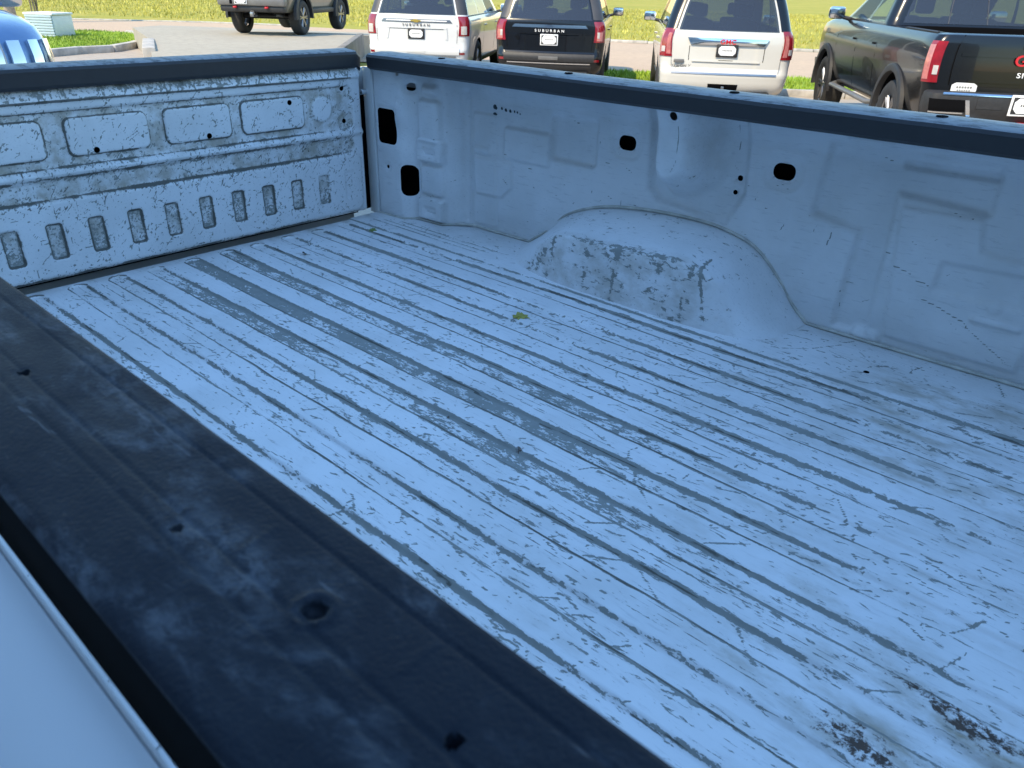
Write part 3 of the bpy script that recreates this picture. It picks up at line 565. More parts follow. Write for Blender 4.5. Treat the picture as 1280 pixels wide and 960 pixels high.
# ---- outer body sides with wheel openings
def body_side(mirror):
    prof = [(1.692, 1.424), (1.695, 1.431), (1.701, 1.4340), (1.709, 1.4325), (1.723, 1.426), (1.740, 1.413), (1.760, 1.390), (1.780, 1.355), (1.80, 1.31), (1.82, 1.24), (1.838, 1.13), (1.846, 1.0), (1.842, .85), (1.83, .70), (1.80, .58), (1.76, .52)]
    pr = np.array(prof); t = np.concatenate([[0], np.cumsum(np.hypot(*np.diff(pr, axis=0).T))]); tq = np.linspace(0, t[-1], 220)
    from_ = lambda k: np.interp(tq, t, pr[:, k]); py, pz = from_(0), from_(1); kk = np.hanning(27)[1:-1]; kk /= kk.sum(); py = np.convolve(np.pad(py, 12, 'edge'), kk, 'valid'); pz = np.convolve(np.pad(pz, 12, 'edge'), kk, 'valid')
    xs = np.arange(-.06, 2.50, .01); X, Z = np.meshgrid(xs, pz, indexing='ij'); Y = np.broadcast_to(py, X.shape).copy(); sd = np.hypot(X-1.09, Z-.42)-.50
    Y += .012*sstep(.06, 0, sd)*(Z < 1.1); gx, gz = np.gradient(sd, .01, 1); near = abs(sd) < .008; fc = (sd[:-1, :-1]+sd[1:, 1:])/2
    if mirror: Y = 2*YC-Y
    grid('body_side', np.stack([X, Y, Z], -1), M['side'], truck, fc > 0, flip=not mirror)
body_side(False); body_side(True)
# ---- bulkhead, posts, tailgate surroundings
bk = MB()
for k in range(12): bk.box((2.475-.008*(k % 2), .10+.14*k, 1.19), (.05, .139, .50), bev=.008)
o_b = bk.done('bulkhead', M['wall'], truck)
for n_ in ('wear', 'grime', 'stain', 'rust'): o_b.data.attributes.new(n_, 'FLOAT', 'POINT')
# ---- tailgate: pressed inner panel
ys = np.arange(.154, 1.5925, .0032); zs = np.arange(.962, 1.4445, .0032); Yt, Zt = np.meshgrid(ys, zs, indexing='ij')
D = np.zeros(Yt.shape); Dmask = D.copy()
def E(sd, dep, wd=.006):
    global D; D = D+dep*sstep(wd, -wd, sd)
D += -.028*sstep(1.404, 1.446, Zt)                                   # sloped ledge under the cap
D += -.006*sstep(1.403, 1.398, Zt)                                  # step below the ledge
E(rrect(Yt, Zt, YC, 1.3145, .672, .0645, .022), -.007, .006)          # upper recessed field
pads = [(.185, .395), (.436, .635), (.685, .889), (.932, 1.124), (1.157, 1.366)]
pad_s = np.full(Yt.shape, 1e9)
for a, b in pads: sd = rrect(Yt, Zt, (a+b)/2, 1.3165, (b-a)/2, .0455, .018); E(sd, .007, .0045); pad_s = np.minimum(pad_s, sd)
for yc in (1.431, 2*YC-1.431):
    sd = np.hypot(Yt-yc, Zt-1.318)-.038; E(sd, .006, .005); pad_s = np.minimum(pad_s, sd)
for zc in (1.372, 1.274):
    for yc in (1.517, 2*YC-1.517): E(np.hypot(Yt-yc, Zt-zc)-.022, -.004, .006)
D += .007*np.exp(-((Zt-1.236)/.0075)**2)                             # bead
E(rrect(Yt, Zt, YC, 1.199, .668, .023, .018), -.007, .006)            # scratched band
low = rrect(Yt, Zt, YC, 1.079, .690, .094, .03); E(low, .006, .007)
slots = [.504+.1008*k for k in range(-3, 12)]; sl = np.full(Yt.shape, 1e9)
for k, yc in enumerate(slots):
    if yc < .21: continue
    wk = .007 if yc < 1.46 else .003
    sd = rrect(Yt, Zt, yc, 1.074, .0185, .044, .006); E(sd, -wk, .0042); sl = np.minimum(sl, sd+(.0 if yc < 1.46 else .0))
D += -.05*sstep(.988, .962, Zt)**2
D += -.03*sstep(1.572, 1.5925, Yt)**2-.03*sstep(.174, .154, Yt)**2
gy, gz = np.gradient(D, .0032); slope = np.hypot(gy, gz)
lowedge = np.clip(slope/1.2, 0, 1)
fieldm = sstep(.004, -.004, rrect(Yt, Zt, YC, 1.3145, .672, .0645, .022))*sstep(-.003, .003, pad_s); band = sstep(.004, -.004, rrect(Yt, Zt, YC, 1.199, .668, .023, .018)); inslot = sstep(.002, -.004, sl)
nz = fbm(Yt*18, Zt*18, 6, 4)
wear = .07+.20*fbm(Yt*5, Zt*7, 3)+.42*lowedge*(.35+nz)*(1-.35*sstep(1.3, 1.5, Yt))+.27*inslot*(.5+fbm(Yt*9, Zt*9, 2))*(1-.8*(Yt > 1.46))
wear += .20*band*fbm(Yt*9, Zt*20, 9)+.10*fieldm; wear += .16*np.exp(-((Zt-1.160)/.010)**2)*fbm(Yt*8, Zt*8, 8)
grime = .62*lowedge*(.25+nz)*(1-.5*sstep(1.35, 1.5, Yt))+.12*inslot+.15*band*fbm(Yt*20, Zt*20, 10)+.10*fieldm*nz+.25*np.exp(-((Zt-1.404)/.006)**2)*fbm(Yt*12, Zt*6, 2)+.35*np.exp(-((Zt-.984)/.006)**2)*fbm(Yt*10, Zt*3, 4)
stain = .75*fieldm+.75*band+.75*inslot*(Yt < 1.46)+.4*lowedge; rust = np.zeros(Yt.shape)
ny = fbm(Yt*14, Zt*6, 11, 5)
grime += .55*np.exp(-(pad_s/.0026)**2)*(.15+1.2*ny)*(1-.35*sstep(1.2, 1.45, Yt))+.55*np.exp(-(sl/.0028)**2)*(.2+1.1*ny)*(1-.75*(Yt > 1.46))
for zc, wz, az in ((1.403, .0032, .72), (1.2265, .0028, .55), (1.1765, .003, .60), (1.378, .003, .5), (1.250, .0028, .45)): grime += az*np.exp(-((Zt-zc)/wz)**2)*np.clip(.15+1.1*ny, 0, 1)*(abs(Yt-YC) < .67)
r = np.random.default_rng(21); ln = []
for q in range(1800):
    y, z = r.uniform(.3, 1.57), r.uniform(.99, 1.40); a = r.uniform(0, 3.14); L = r.choice([.006, .012, .02, .035], p=[.45, .3, .18, .07]); ln.append((y, z, y+L*np.cos(a), z+L*np.sin(a)))
segs(wear, ys, zs, ln, .0014, .60)
ln = []
for q in range(260):
    y, z = r.uniform(.3, 1.53), r.uniform(1.14, 1.225); a = r.uniform(.3, 2.8); L = r.uniform(.006, .03); ln.append((y, z, y+L*np.cos(a), z+L*np.sin(a)))
segs(grime, ys, zs, ln, .0018, .6)
ln = []
for q in range(170):
    y, z = r.uniform(.3, 1.55), 1.404+abs(r.normal(0, .008)); a = r.uniform(.8, 2.3) if r.random() < .6 else r.normal(0, .1); L = r.uniform(.005, .02); ln.append((y, z, y+L*np.cos(a), z+L*np.sin(a)))
segs(wear, ys, zs, ln, .002, .66)
th = [(.749, 1.281), (1.052, 1.281), (1.318, 1.347), (1.517, 1.372), (1.517, 1.274), (.36, 1.285)]
mask = np.ones((len(ys)-1, len(zs)-1), bool); Ym, Zm = Yt.copy(), Zt.copy()
for (a, b) in th:
    sd = np.hypot(Yt-a, Zt-b)-.0075; near = abs(sd) < .0028; Ym = np.where(near, Ym-sd*(Yt-a)/np.maximum(np.hypot(Yt-a, Zt-b), 1e-4), Ym); Zm = np.where(near, Zm-sd*(Zt-b)/np.maximum(np.hypot(Yt-a, Zt-b), 1e-4), Zm)
    s2 = np.where(near, 0, sd); fc = (s2[:-1, :-1]+s2[1:, :-1]+s2[1:, 1:]+s2[:-1, 1:])/4; mask &= ~(fc < -1e-6)
tg = grid('tailgate', np.stack([D, Ym, Zm], -1), M['tail'], truck, mask, dict(wear=wear, grime=grime, stain=stain, rust=rust))
MB().box((-.062, YC, 1.19), (.02, 1.40, .46)).done('inner_liner', M['dark'], tg)
MB().box((-.10, YC, 1.17), (.03, 1.42, .52), bev=.008).done('outer_skin', M['white'], tg)
tc_ = [(-.006, 1.430), (.000, 1.438), (.002, 1.470), (-.002, 1.477), (-.010, 1.480), (-.060, 1.484), (-.098, 1.480), (-.108, 1.474), (-.112, 1.44)]
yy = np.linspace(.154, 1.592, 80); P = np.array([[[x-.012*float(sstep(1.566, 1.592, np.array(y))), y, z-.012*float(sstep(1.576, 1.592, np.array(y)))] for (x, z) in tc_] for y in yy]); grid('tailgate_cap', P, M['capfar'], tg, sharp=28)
for s in (-1, 1):
    yj = YC+s*(1.645-YC)
    MB().box((-.085, yj, 1.385), (.03, .10, .075), bev=.004).done('tailgate_jamb', M['white'], truck); MB().box((-.085, yj, 1.15), (.028, .10, .38)).done('jamb_shade', M['dark'], truck)  # near-black lower box paints the jamb as if in shadow
    MB().box((-.012, YC+s*(1.619-YC), 1.195), (.045, .010, .47), bev=.003).done('post_flange', M['white'], truck)
    MB().cyl((-.022, YC+s*(1.594-YC), 1.355), (-.022, YC+s*(1.614-YC), 1.355), .009, None, 14).done('striker_bolt', M['chrome'], truck)
    lt = MB().box((-.075, YC+s*(1.823-YC), 1.15), (.06, .06, .42), bev=.025).done('tail_light', M['red'], truck)
MB().box((-.17, YC, .62), (.20, 1.86, .20), bev=.03).done('rear_bumper', M['chrome'], truck)
MB().box((1.2, YC, .80), (2.4, 1.1, .16), bev=.01).done('bed_frame', M['dark'], truck)
# ---- inked stamp on the far wall (illegible smudged marks)
stp = MB()
for (u, v, a, b) in ((618.5, 133.5, .014, .014), (618.5, 142.2, .014, .008), (627, 135.5, .006, .008), (632, 137.5, .008, .009), (637.5, 138.8, .007, .009), (643, 139.5, .003, .007), (646.5, 140.5, .004, .006), (650, 142.5, .003, .004)):
    d = ray(u, v); p = CAM+(1.721-CAM[1])/d[1]*d; stp.sph((p[0], 1.722, p[2]), .5, (a, .006, b), 10); stp.sph((p[0]+a*.3, 1.722, p[2]-b*.2), .5, (a*.8, .006, b*.7), 8)
stp.done('ink_stamp', M['stamp'], truck)

# ================================================================== parked vehicles
class Body:
    """lofted car body: levels of (z, rear x, front x, half width); outline runs from the rear centre round to the front centre"""
    def __init__(s, lv, bow=.10, ar=.16, br=.20, af=.45, bf=.45, bowf=.18):
        s.lv = np.array(lv, float); s.bow, s.ar, s.br, s.af, s.bf, s.bowf = bow, ar, br, af, bf, bowf
    def at(s, z): return [np.interp(z, s.lv[:, 0], s.lv[:, k]) for k in (1, 2, 3)]
    def P(s, q, z):
        q, z = np.broadcast_arrays(np.asarray(q, float), np.asarray(z, float)); sg = np.where(q < 0, -1., 1.); a = abs(q)
        xr, xf, w = s.at(z); br = np.minimum(s.br, w*.45); bf = np.minimum(s.bf, w*.6); L = xf-xr; ar = np.minimum(s.ar, L*.2); af = np.minimum(s.af, L*.3)
        yr = np.clip(a, 0, 1)*(w-br); th = np.clip(a-1, 0, 1)*np.pi/2; xb = xr+s.bow*(yr/w)**2
        y1 = yr+br*np.sin(th); x1 = xb+ar*(1-np.cos(th)); xs0 = xr+s.bow*((w-br)/w)**2+ar; xs1 = xf-s.bowf*((w-bf)/w)**2-af
        f = np.clip(a-2, 0, 1); x2 = xs0+(xs1-xs0)*f; t2 = np.clip(a-3, 0, 1)*np.pi/2; yf = (1-np.clip(a-4, 0, 1))*(w-bf)
        y3 = yf+bf*np.cos(t2); x3 = xf-s.bowf*(yf/w)**2-af*(1-np.sin(t2))
        x = np.where(a <= 2, x1, np.where(a <= 3, x2, x3)); y = np.where(a <= 2, y1, np.where(a <= 3, w, y3))
        return np.stack([x, sg*y, z], -1)
    def N(s, q, z):
        e = 1e-3; t1 = s.P(q+e, z)-s.P(q-e, z); t2 = s.P(q, z+e)-s.P(q, z-e); n = np.cross(t1, t2); n /= np.linalg.norm(n, axis=-1, keepdims=True)+1e-12; return -n
    def side_s(s, x, z):
        xr, xf, w = s.at(z); xs0 = xr+s.bow*((w-s.br)/w)**2+s.ar; xs1 = xf-s.bowf*((w-s.bf)/w)**2-s.af; return 2+(x-xs0)/(xs1-xs0)
    def rear_s(s, y, z): return y/(s.at(z)[2]-s.br)
    def patch(s, name, mat, parent, q0, q1, z0, z1, off=.004, skirt=.012, nq=10, nz=6, q0b=None, q1b=None, bulge=0):
        """piece standing proud of the body; q0..q1 at the bottom edge, q0b..q1b at the top edge"""
        q0b = q0 if q0b is None else q0b; q1b = q1 if q1b is None else q1b
        f = np.linspace(0, 1, nz)[None, :]; e = np.linspace(0, 1, nq)[:, None]; zz = np.broadcast_to(z0+(z1-z0)*f, (nq, nz)); qq = (q0+(q0b-q0)*f)*(1-e)+(q1+(q1b-q1)*f)*e
        P0 = s.P(qq, zz); n = s.N(qq, zz); P = np.full((nq+2, nz+2, 3), 0.); I = np.clip(np.arange(-1, nq+1), 0, nq-1); J = np.clip(np.arange(-1, nz+1), 0, nz-1)
        P = (P0+n*(off+bulge*(np.sin(np.pi*e)*np.sin(np.pi*f))[..., None]))[np.ix_(I, J)].copy(); nn = n[np.ix_(I, J)]
        for sl in (np.s_[0, :], np.s_[-1, :], np.s_[:, 0], np.s_[:, -1]): P[sl] = (P0[np.ix_(I, J)][sl])-nn[sl]*max(0, skirt-off)
        return grid(name, P, mat, parent, sharp=40)
    def build(s, name, mat, parent, zs, qs, arches=(), windows=(), cutters=(), closed_mats=None):
        qs = sorted(set([0.]+list(qs)+[5.])); qs = np.array([-q for q in qs[:0:-1]]+qs); zs = np.array(sorted(zs))
        P = s.P(qs[:, None], zs[None, :]); n, m = P.shape[:2]; n -= 1; P = P[:-1]  # first and last coincide at the front centre
        i = np.arange(n*m).reshape(n, m); F = []
        for a in range(n):
            b = (a+1) % n
            for j in range(m-1): F.append((i[a, j], i[b, j], i[b, j+1], i[a, j+1]))
        me = bpy.data.meshes.new(name); bm = bmesh.new(); vs = [bm.verts.new(p) for p in P.reshape(-1, 3)]
        for f in F: bm.faces.new([vs[k] for k in f])
        for j in (0, m-1):
            for a in range(n//2):
                fa = [i[a, j], i[(a+1) % n, j], i[(n-a-1-0) % n, j], i[(n-a) % n, j]]
                fa = list(dict.fromkeys(fa))
                if len(fa) >= 3:
                    try: bm.faces.new([vs[k] for k in fa])
                    except ValueError: pass
        bmesh.ops.remove_doubles(bm, verts=bm.verts, dist=1e-4); bmesh.ops.recalc_face_normals(bm, faces=bm.faces); bm.to_mesh(me); bm.free()
        o = link(name, me, mat, parent); me.materials.append(M['dark'])
        cuts = []
        for (x, z, r) in arches: cuts.append(MB().cyl((x, -1.4, z), (x, 1.4, z), r, None, 32))
        cuts += list(cutters)
        cobs = []
        for c in cuts:
            co = c.done('cutter', M['dark']); co.data.materials.clear(); co.data.materials.append(mat); co.data.materials.append(M['dark'])
            for p in co.data.polygons: p.material_index = 1
            co.parent = parent; md = o.modifiers.new('cut', 'BOOLEAN'); md.operation = 'DIFFERENCE'; md.object = co; md.solver = 'EXACT'; cobs.append(co)
        if cobs:
            bpy.context.view_layer.update(); dg = bpy.context.evaluated_depsgraph_get(); nm = bpy.data.meshes.new_from_object(o.evaluated_get(dg)); o.modifiers.clear(); o.data = nm
            for c in cobs: bpy.data.objects.remove(c)
        bm = bmesh.new(); bm.from_mesh(o.data); kill = []
        for f in bm.faces:
            c = f.calc_center_median()
            for (q0, q1, z0, z1) in windows:
                if not z0 < c.z < z1: continue
                a = s.P(np.array([q0, q1]), np.array([c.z, c.z])); x0, x1 = sorted(a[:, 0]); lo, hi = sorted(abs(a[:, 1]))
                if q1 <= 1.01 and q0 < q1 and q0 <= 1:  # rear glass
                    ok = abs(c.y) < hi and c.x < s.at(c.z)[0]+.16
                elif q0 >= 4: ok = abs(c.y) < hi and c.x > s.at(c.z)[1]-.3
                else: ok = x0 < c.x < x1 and abs(c.y) > lo-.08 and abs(c.y) > .5
                if ok: kill.append(f); break
        bmesh.ops.delete(bm, geom=kill, context='FACES'); bm.to_mesh(o.data); bm.free()
        o.data.polygons.foreach_set('use_smooth', np.ones(len(o.data.polygons), bool)); o.data.set_sharp_from_angle(angle=R(32)); return o
def wheel(parent, x, y, r, wd, side, mat_rim, spokes=6, name='wheel'):
    pr = [(-wd*.42, r*.60), (-wd*.5, r*.72), (-wd*.5, r*.9), (-wd*.40, r*.975), (-wd*.2, r), (wd*.2, r), (wd*.40, r*.975), (wd*.5, r*.9), (wd*.5, r*.72), (wd*.42, r*.60)]
    th = np.linspace(0, 2*np.pi, 65); P = np.array([[[c_r*(1+(.012 if (k % 2 and c_r > r*.96) else 0))*math.cos(t), a, c_r*(1+(.012 if (k % 2 and c_r > r*.96) else 0))*math.sin(t)] for (a, c_r) in pr] for k, t in enumerate(th)])
    o = grid(name, P, M['tyre'], parent, sharp=50); o.location = (x, y, r)
    m = MB(); ys = side*wd*.30
    for k in range(spokes):
        a = 2*math.pi*k/spokes; 
        for da in (-.13, .13):
            m.cyl((.05*r*math.cos(a), ys*1.1, .05*r*math.sin(a)), (.60*r*math.cos(a+da), ys*1.25, .60*r*math.sin(a+da)), .055*r, .045*r, 6)
    m.cyl((0, ys*.8, 0), (0, ys*1.35, 0), .13*r, .11*r, 14)
    n = 36
    for k in range(n):
        a, b = 2*math.pi*k/n, 2*math.pi*(k+1)/n; q = []
        for (rad, yy) in ((.63*r, ys*1.45), (.58*r, ys*1.2), (.585*r, -ys)): q.append([(rad*math.cos(t), yy, rad*math.sin(t)) for t in (a, b)])
        for u, v in zip(q[:-1], q[1:]): m.poly([u[0], u[1], v[1], v[0]])
    m.done('rim', mat_rim, o)
    MB().cyl((0, ys*.3, 0), (0, ys*.15, 0), .5*r, None, 24).done('brake_disc', M['bdark'], o)
    return o
def text(name, s_, size, mat, parent, loc, depth=.006, rz=-math.pi/2, spacing=1.0, sx=1.0):
    cu = bpy.data.curves.new(name, 'FONT'); cu.body = s_; cu.size = size; cu.extrude = depth/2; cu.align_x = 'CENTER'; cu.align_y = 'CENTER'; cu.space_character = spacing; cu.offset = size*.012
    o = bpy.data.objects.new(name, cu); COL.objects.link(o); dg = bpy.context.evaluated_depsgraph_get(); me = bpy.data.meshes.new_from_object(o.evaluated_get(dg)); bpy.data.objects.remove(o)
    me.transform(Matrix.Translation(Vector(loc)) @ Matrix.Rotation(rz, 4, 'Z') @ Matrix.Rotation(math.pi/2, 4, 'X') @ Matrix.Diagonal((sx, 1, 1, 1))); me.materials.clear()
    return link(name, me, mat, parent)
def plate(parent, x, y, z, frame, w=.33, h=.19, tilt=0):
    """dealer plate: frame, dark board, pale elongated badge with a thin line of print"""
    p = MB().box((x, y, z), (.016, w, h), bev=.006).done('license_plate', frame, parent)
    MB().box((x-.006, y, z), (.016, w*.88, h*.80), bev=.004).done('plate_board', M['trim'], p)
    k = h*.36; ww = w*.40; pts = [(-ww, -k*.45), (-ww*.72, -k), (ww*.72, -k), (ww, -k*.45), (ww, k*.45), (ww*.72, k), (-ww*.72, k), (-ww, k*.45)]
    b = MB().poly([(x-.014, y+a, z+c) for a, c in pts], (-.003, 0, 0)).done('plate_badge', M['platew'], p)
    m = MB()
    for j in range(7): m.box((x-.018, y-ww*.5+ww*j/6, z+.004), (.002, ww*.10, h*.10))
    m.done('plate_print', M['gun'], p); return p
def seat_rows(parent, xs, w, z0, zt):
    for x in xs:
        for y in (-w*.5, w*.5):
            st = MB().box((x, y, z0+(zt-.2-z0)/2), (.14, w*.62, zt-.2-z0), bev=.05).done('seat', M['seat'], parent); MB().box((x-.02, y, zt-.06), (.10, w*.32, .20), bev=.04).done('headrest', M['seat'], st)
def mirror_(parent, x, y, z, side, mat):
    a = MB().cyl((x, y, z-.03), (x+.02, y+side*.14, z), .03, .025, 10).done('mirror_arm', M['trim'], parent)
    mm = MB().box((x+.02, y+side*.20, z+.05), (.12, .24, .17), bev=.045).done('wing_mirror', mat, parent); MB().box((x-.042, y+side*.20, z+.05), (.006, .20, .13), bev=.003).done('mirror_glass', M['chrome'], mm)
QS = [.2, .4, .6, .8, 1, 1.2, 1.4, 1.6, 1.8, 2]+list(np.linspace(2.06, 2.94, 15))+[3, 3.2, 3.4, 3.6, 3.8, 4, 4.25, 4.5, 4.75]
def suv(name, h, t, L, mat, label, style, group='full-size SUVs parked in the row', yaw=0):
    zg = lotz(h+2); p = W2(h, t); v = empty(name, (*p, zg), HEAD+yaw); tag(v, label, 'SUV', group)
    GB = 1.30; GT = 1.76
    lv = [(.34, .22, L-.35, .90), (.40, .10, L-.16, .955), (.50, .04, L-.06, .985), (.66, .015, L-.01, 1.0), (.70, .03, L, 1.005), (.76, .075, L, 1.01), (.92, .085, L-.01, 1.022), (1.08, .09, L-.03, 1.022), (1.18, .10, L-.10, 1.012), (1.215, .105, L-.45, 1.0), (1.25, .11, L-1.1, .985), (1.28, .12, L-1.30, .972), (GB, .13, L-1.34, .965), (1.45, .19, L-1.62, .925), (1.60, .255, L-1.88, .88), (GT, .33, L-2.15, .825), (1.84, .37, L-2.32, .79), (1.885, .44, L-2.55, .73), (1.91, .62, L-2.85, .60), (1.92, .95, L-3.2, .38)]
    B = Body(lv, bow=.09, ar=.17, br=.18)
    ss = B.side_s; zs = [l[0] for l in lv]+[.45, .56, .62, .84, 1.0, 1.13, 1.375, 1.52, 1.68]
    qw = [2.03, 2.30, 2.34, 2.60, 2.64, 2.93]; wins = [(0, .93, GB, GT), (qw[0], qw[1], GB, GT), (qw[2], qw[3], GB, GT), (qw[4], qw[5], GB, GT), (4.0, 5.0, 1.28, GT)]
    xr_, xf_ = 1.27, L-1.02
    B.build('body', mat, v, zs, QS+qw+[.93], arches=[(xr_, .40, .46), (xf_, .40, .46)], windows=wins)
    B.patch('rear_window', M['privacy'], v, -.97, .97, GB-.012, GT+.01, off=.003, skirt=.004, nq=14, nz=8)
    for s in (-1, 1):
        for a, b, g_ in ((qw[0], qw[1], 'privacy'), (qw[2], qw[3], 'privacy'), (qw[4], qw[5], 'glass')): B.patch('side_window', M[g_], v, s*(a-.008), s*(b+.008), GB-.01, GT+.01, off=.002, skirt=.004, nq=8, nz=6)
        B.patch('corner_pillar_glass', M['bdark'] if style != 'denali' else M['black'], v, s*1.03, s*1.97, GB, GT, off=.004, nq=8)
        for xq in (qw[1]+.02, qw[3]+.02, qw[5]+.01): B.patch('door_gap', M['dark'], v, s*(xq-.0015), s*(xq+.0015), .52, GB-.02, off=.0008, skirt=.003, nq=2, nz=8)
        for xq in (qw[1]+.05, qw[3]+.05): B.patch('door_handle', M['chrome'] if style == 'denali' else mat, v, s*xq, s*(xq+.05), 1.06, 1.085, off=.03, skirt=.03, nq=5, nz=3)
        B.patch('sill_trim', M['trim'], v, s*2.32, s*2.72, .36, .46, off=.012, skirt=.02, nq=10, nz=3)
        B.patch('window_trim', M['chrome'] if style == 'denali' else M['bdark'], v, s*2.0, s*2.95, GB-.035, GB-.015, off=.006, nq=12, nz=2)
        for wx in (xr_, xf_): wheel(v, wx, s*.87, .405, .285, s, M['alloy'], 6)
        mirror_(v, L-1.72, s*.96, 1.30, s, M['chrome'] if style == 'denali' else (M['black'] if mat == M['black'] else mat))
        tube('roof_rail', [(.75, s*.70, 1.90), (.85, s*.70, 1.945), (L-2.9, s*.68, 1.955), (L-2.8, s*.68, 1.90)], .022, M['chrome'] if style == 'denali' else M['trim'], v, 8)
    B.patch('windshield', M['glass'], v, 3.95, 5, 1.285, GT, off=.003, skirt=.003, nq=8); B.patch('windshield', M['glass'], v, -5, -3.95, 1.285, GT, off=.003, skirt=.003, nq=8)
    MB().box((.42, 0, 1.875), (.30, 1.40, .035), bev=.014).done('spoiler', mat, v); MB().box((.30, 0, 1.84), (.03, .55, .022), bev=.006).done('brake_light', M['red'], v)
    tube('wiper', [(.16, -.05, 1.335), (.19, .28, 1.36), (.205, .50, 1.40)], .009, M['trim'], v, 6)
    seat_rows(v, (1.5, 2.35, 3.25), .75, .75, 1.60); MB().box((L/2-.2, 0, .62), (L-1.6, 1.8, .1)).done('cabin_floor', M['seat'], v); MB().box((L-1.65, 0, 1.15), (.35, 1.6, .25), bev=.06).done('dashboard', M['seat'], v)
    MB().box((.5, 0, .36), (.9, 1.5, .14), bev=.04).done('underbody', M['trim'], v); MB().cyl((.18, -.55, .40), (.40, -.55, .40), .045).done('exhaust_tip', M['chrome'], v)
    yv = lambda y, z: B.rear_s(y, z)
    # front end (not seen from the photograph's side, kept plain)
    B.patch('grille', M['bdark'], v, 4.25, 5, .68, 1.05, off=.012); B.patch('grille', M['bdark'], v, -5, -4.25, .68, 1.05, off=.012)
    for s in (-1, 1): B.patch('headlight', M['lens'], v, s*3.5, s*4.15, .90, 1.06, off=.012)
    rear = lambda n, m, y0, y1, z0, z1, off=.005, sk=.012, y0b=None, y1b=None, bul=0, nq=10, nz=5: B.patch(n, m, v, yv(y0, (z0+z1)/2), yv(y1, (z0+z1)/2), z0, z1, off, sk, nq, nz, None if y0b is None else yv(y0b, (z0+z1)/2), None if y1b is None else yv(y1b, (z0+z1)/2), bul)
    gap = lambda y0, y1, z0, z1: rear('panel_gap', M['dark'], y0, y1, z0, z1, .0008, .004, nq=8, nz=4)
    if style == 'denali':
        for s in (-1, 1):
            o = B.patch('tail_light', M['red'], v, s*.99, s*1.85, .905, 1.30, off=.012, skirt=.02, nq=10, nz=8, q0b=s*1.12, q1b=s*1.82)
            B.patch('lamp_lens', M['redclear'], o, s*1.06, s*1.30, .94, 1.24, off=.017, nq=4, nz=8, q0b=s*1.16, q1b=s*1.34); B.patch('lamp_lens', M['lens'], o, s*1.38, s*1.62, .97, 1.05, off=.018, nq=4, nz=4)
            B.patch('lamp_lens', M['redclear'], o, s*1.64, s*1.78, .95, 1.26, off=.017, nq=4, nz=8)
        rear('trim_bar', M['chrome'], -.56, .56, 1.09, 1.185, .03, .03, -.62, .62, .012)
        text('emblem', 'GMC', .10, M['redtext'], v, (.044, 0, 1.138), .010, spacing=1.02, sx=1.1)
        rear('plate_recess', M['pearl'], -.52, .52, .845, .86, .02, .02); gap(-.58, -.57, .86, 1.07); gap(.57, .58, .86, 1.07); gap(-.11, .11, .868, .876)
        plate(v, .068, 0, 1.015, M['trim'])
        text('lettering', 'YUKON XL', .062, M['gun'], v, (.106, .66, .775), .008, spacing=1.1); MB().box((.10, .72, .845), (.012, .16, .05), bev=.008).done('badge', M['gun'], v)
        rear('chrome_strip', M['alloy'], -.80, .82, .665, .69, .012, .012); gap(.845, .855, .70, 1.27); gap(-.855, -.845, .70, 1.27)
        rear('bumper_grille', M['dark'], -.23, .23, .44, .53, .004, .01); MB().box((.02, 0, .47), (.04, .05, .06), bev=.01).done('hitch', M['alloy'], v)
    else:
        bk_ = mat == M['black']
        for s in (-1, 1):
            o = B.patch('tail_light', M['red'], v, s*.975, s*1.75, .93, 1.27, off=.012, skirt=.02, nq=10, nz=8, q0b=s*1.02, q1b=s*1.85)
            B.patch('lamp_lens', M['redclear'] if bk_ else M['lens'], o, s*1.12, s*1.5, .955, 1.10, off=.018, nq=6, nz=5); B.patch('lamp_lens', M['lens'], o, s*1.14, s*1.28, 1.0, 1.10, off=.02, nq=3, nz=5)
            B.patch('reflector', M['red'], v, s*1.1, s*1.5, .60, .64, off=.006, nq=5, nz=3); gap(s*.80-.004, s*.80+.004, .80, 1.25)
        rear('trim_bar', M['chrome'] if bk_ else M['alloy'], -.70, .70, 1.155, 1.205, .014, .014, -.66, .66)
        if not bk_: rear('bar_inlay', M['platew'], -.60, .60, 1.172, 1.19, .017, .017)
        bt = MB(); 
        xb = B.P(0, 1.18)[0]-.020
        bt.poly([(xb, a, 1.18+c) for a, c in ((-.10, -.012), (-.045, -.012), (-.05, -.027), (.04, -.027), (.045, -.012), (.095, -.012), (.105, .012), (.05, .012), (.055, .027), (-.035, .027), (-.04, .012), (-.09, .012))], (-.012, 0, 0)).done('emblem', M['chrome'] if bk_ else M['gold'], v)
        text('lettering', 'SUBURBAN', .062, M['platew'] if bk_ else M['gun'], v, (B.P(0, 1.105)[0]-.008, 0, 1.105), .008, spacing=1.75, sx=1.15)
        # recess round the plate: bevelled ridges
        rear('plate_surround', mat, -.60, .60, 1.045, 1.07, .014, .014); rear('plate_surround', mat, -.62, -.575, .86, 1.045, .010, .010, -.60, -.54); rear('plate_surround', mat, .575, .62, .86, 1.045, .010, .010, .54, .60)
        plate(v, .072, 0, .955, M['platew'] if bk_ else M['trim']); gap(-.55, .55, 1.036, 1.044)
        rear('bumper_step', M['trim'] if bk_ else mat, -.90, .90, .60, .715, .02, .03); rear('tow_cover', M['gun'] if bk_ else mat, -.18, .18, .625, .67, .028, .03); gap(-.85, .85, .722, .73)
        rear('bumper_strip', M['chrome'] if bk_ else M['gun'], -.78, .78, .555, .572, .022, .03); rear('lower_valance', M['trim'] if bk_ else mat, -.80, .80, .42, .54, .008, .02)
        if bk_: rear('bumper_strip', M['chrome'], -.70, .74, .395, .412, .02, .03); text('badge', 'LT', .045, M['platew'], v, (.055, -.52, .635), .008)
    return v
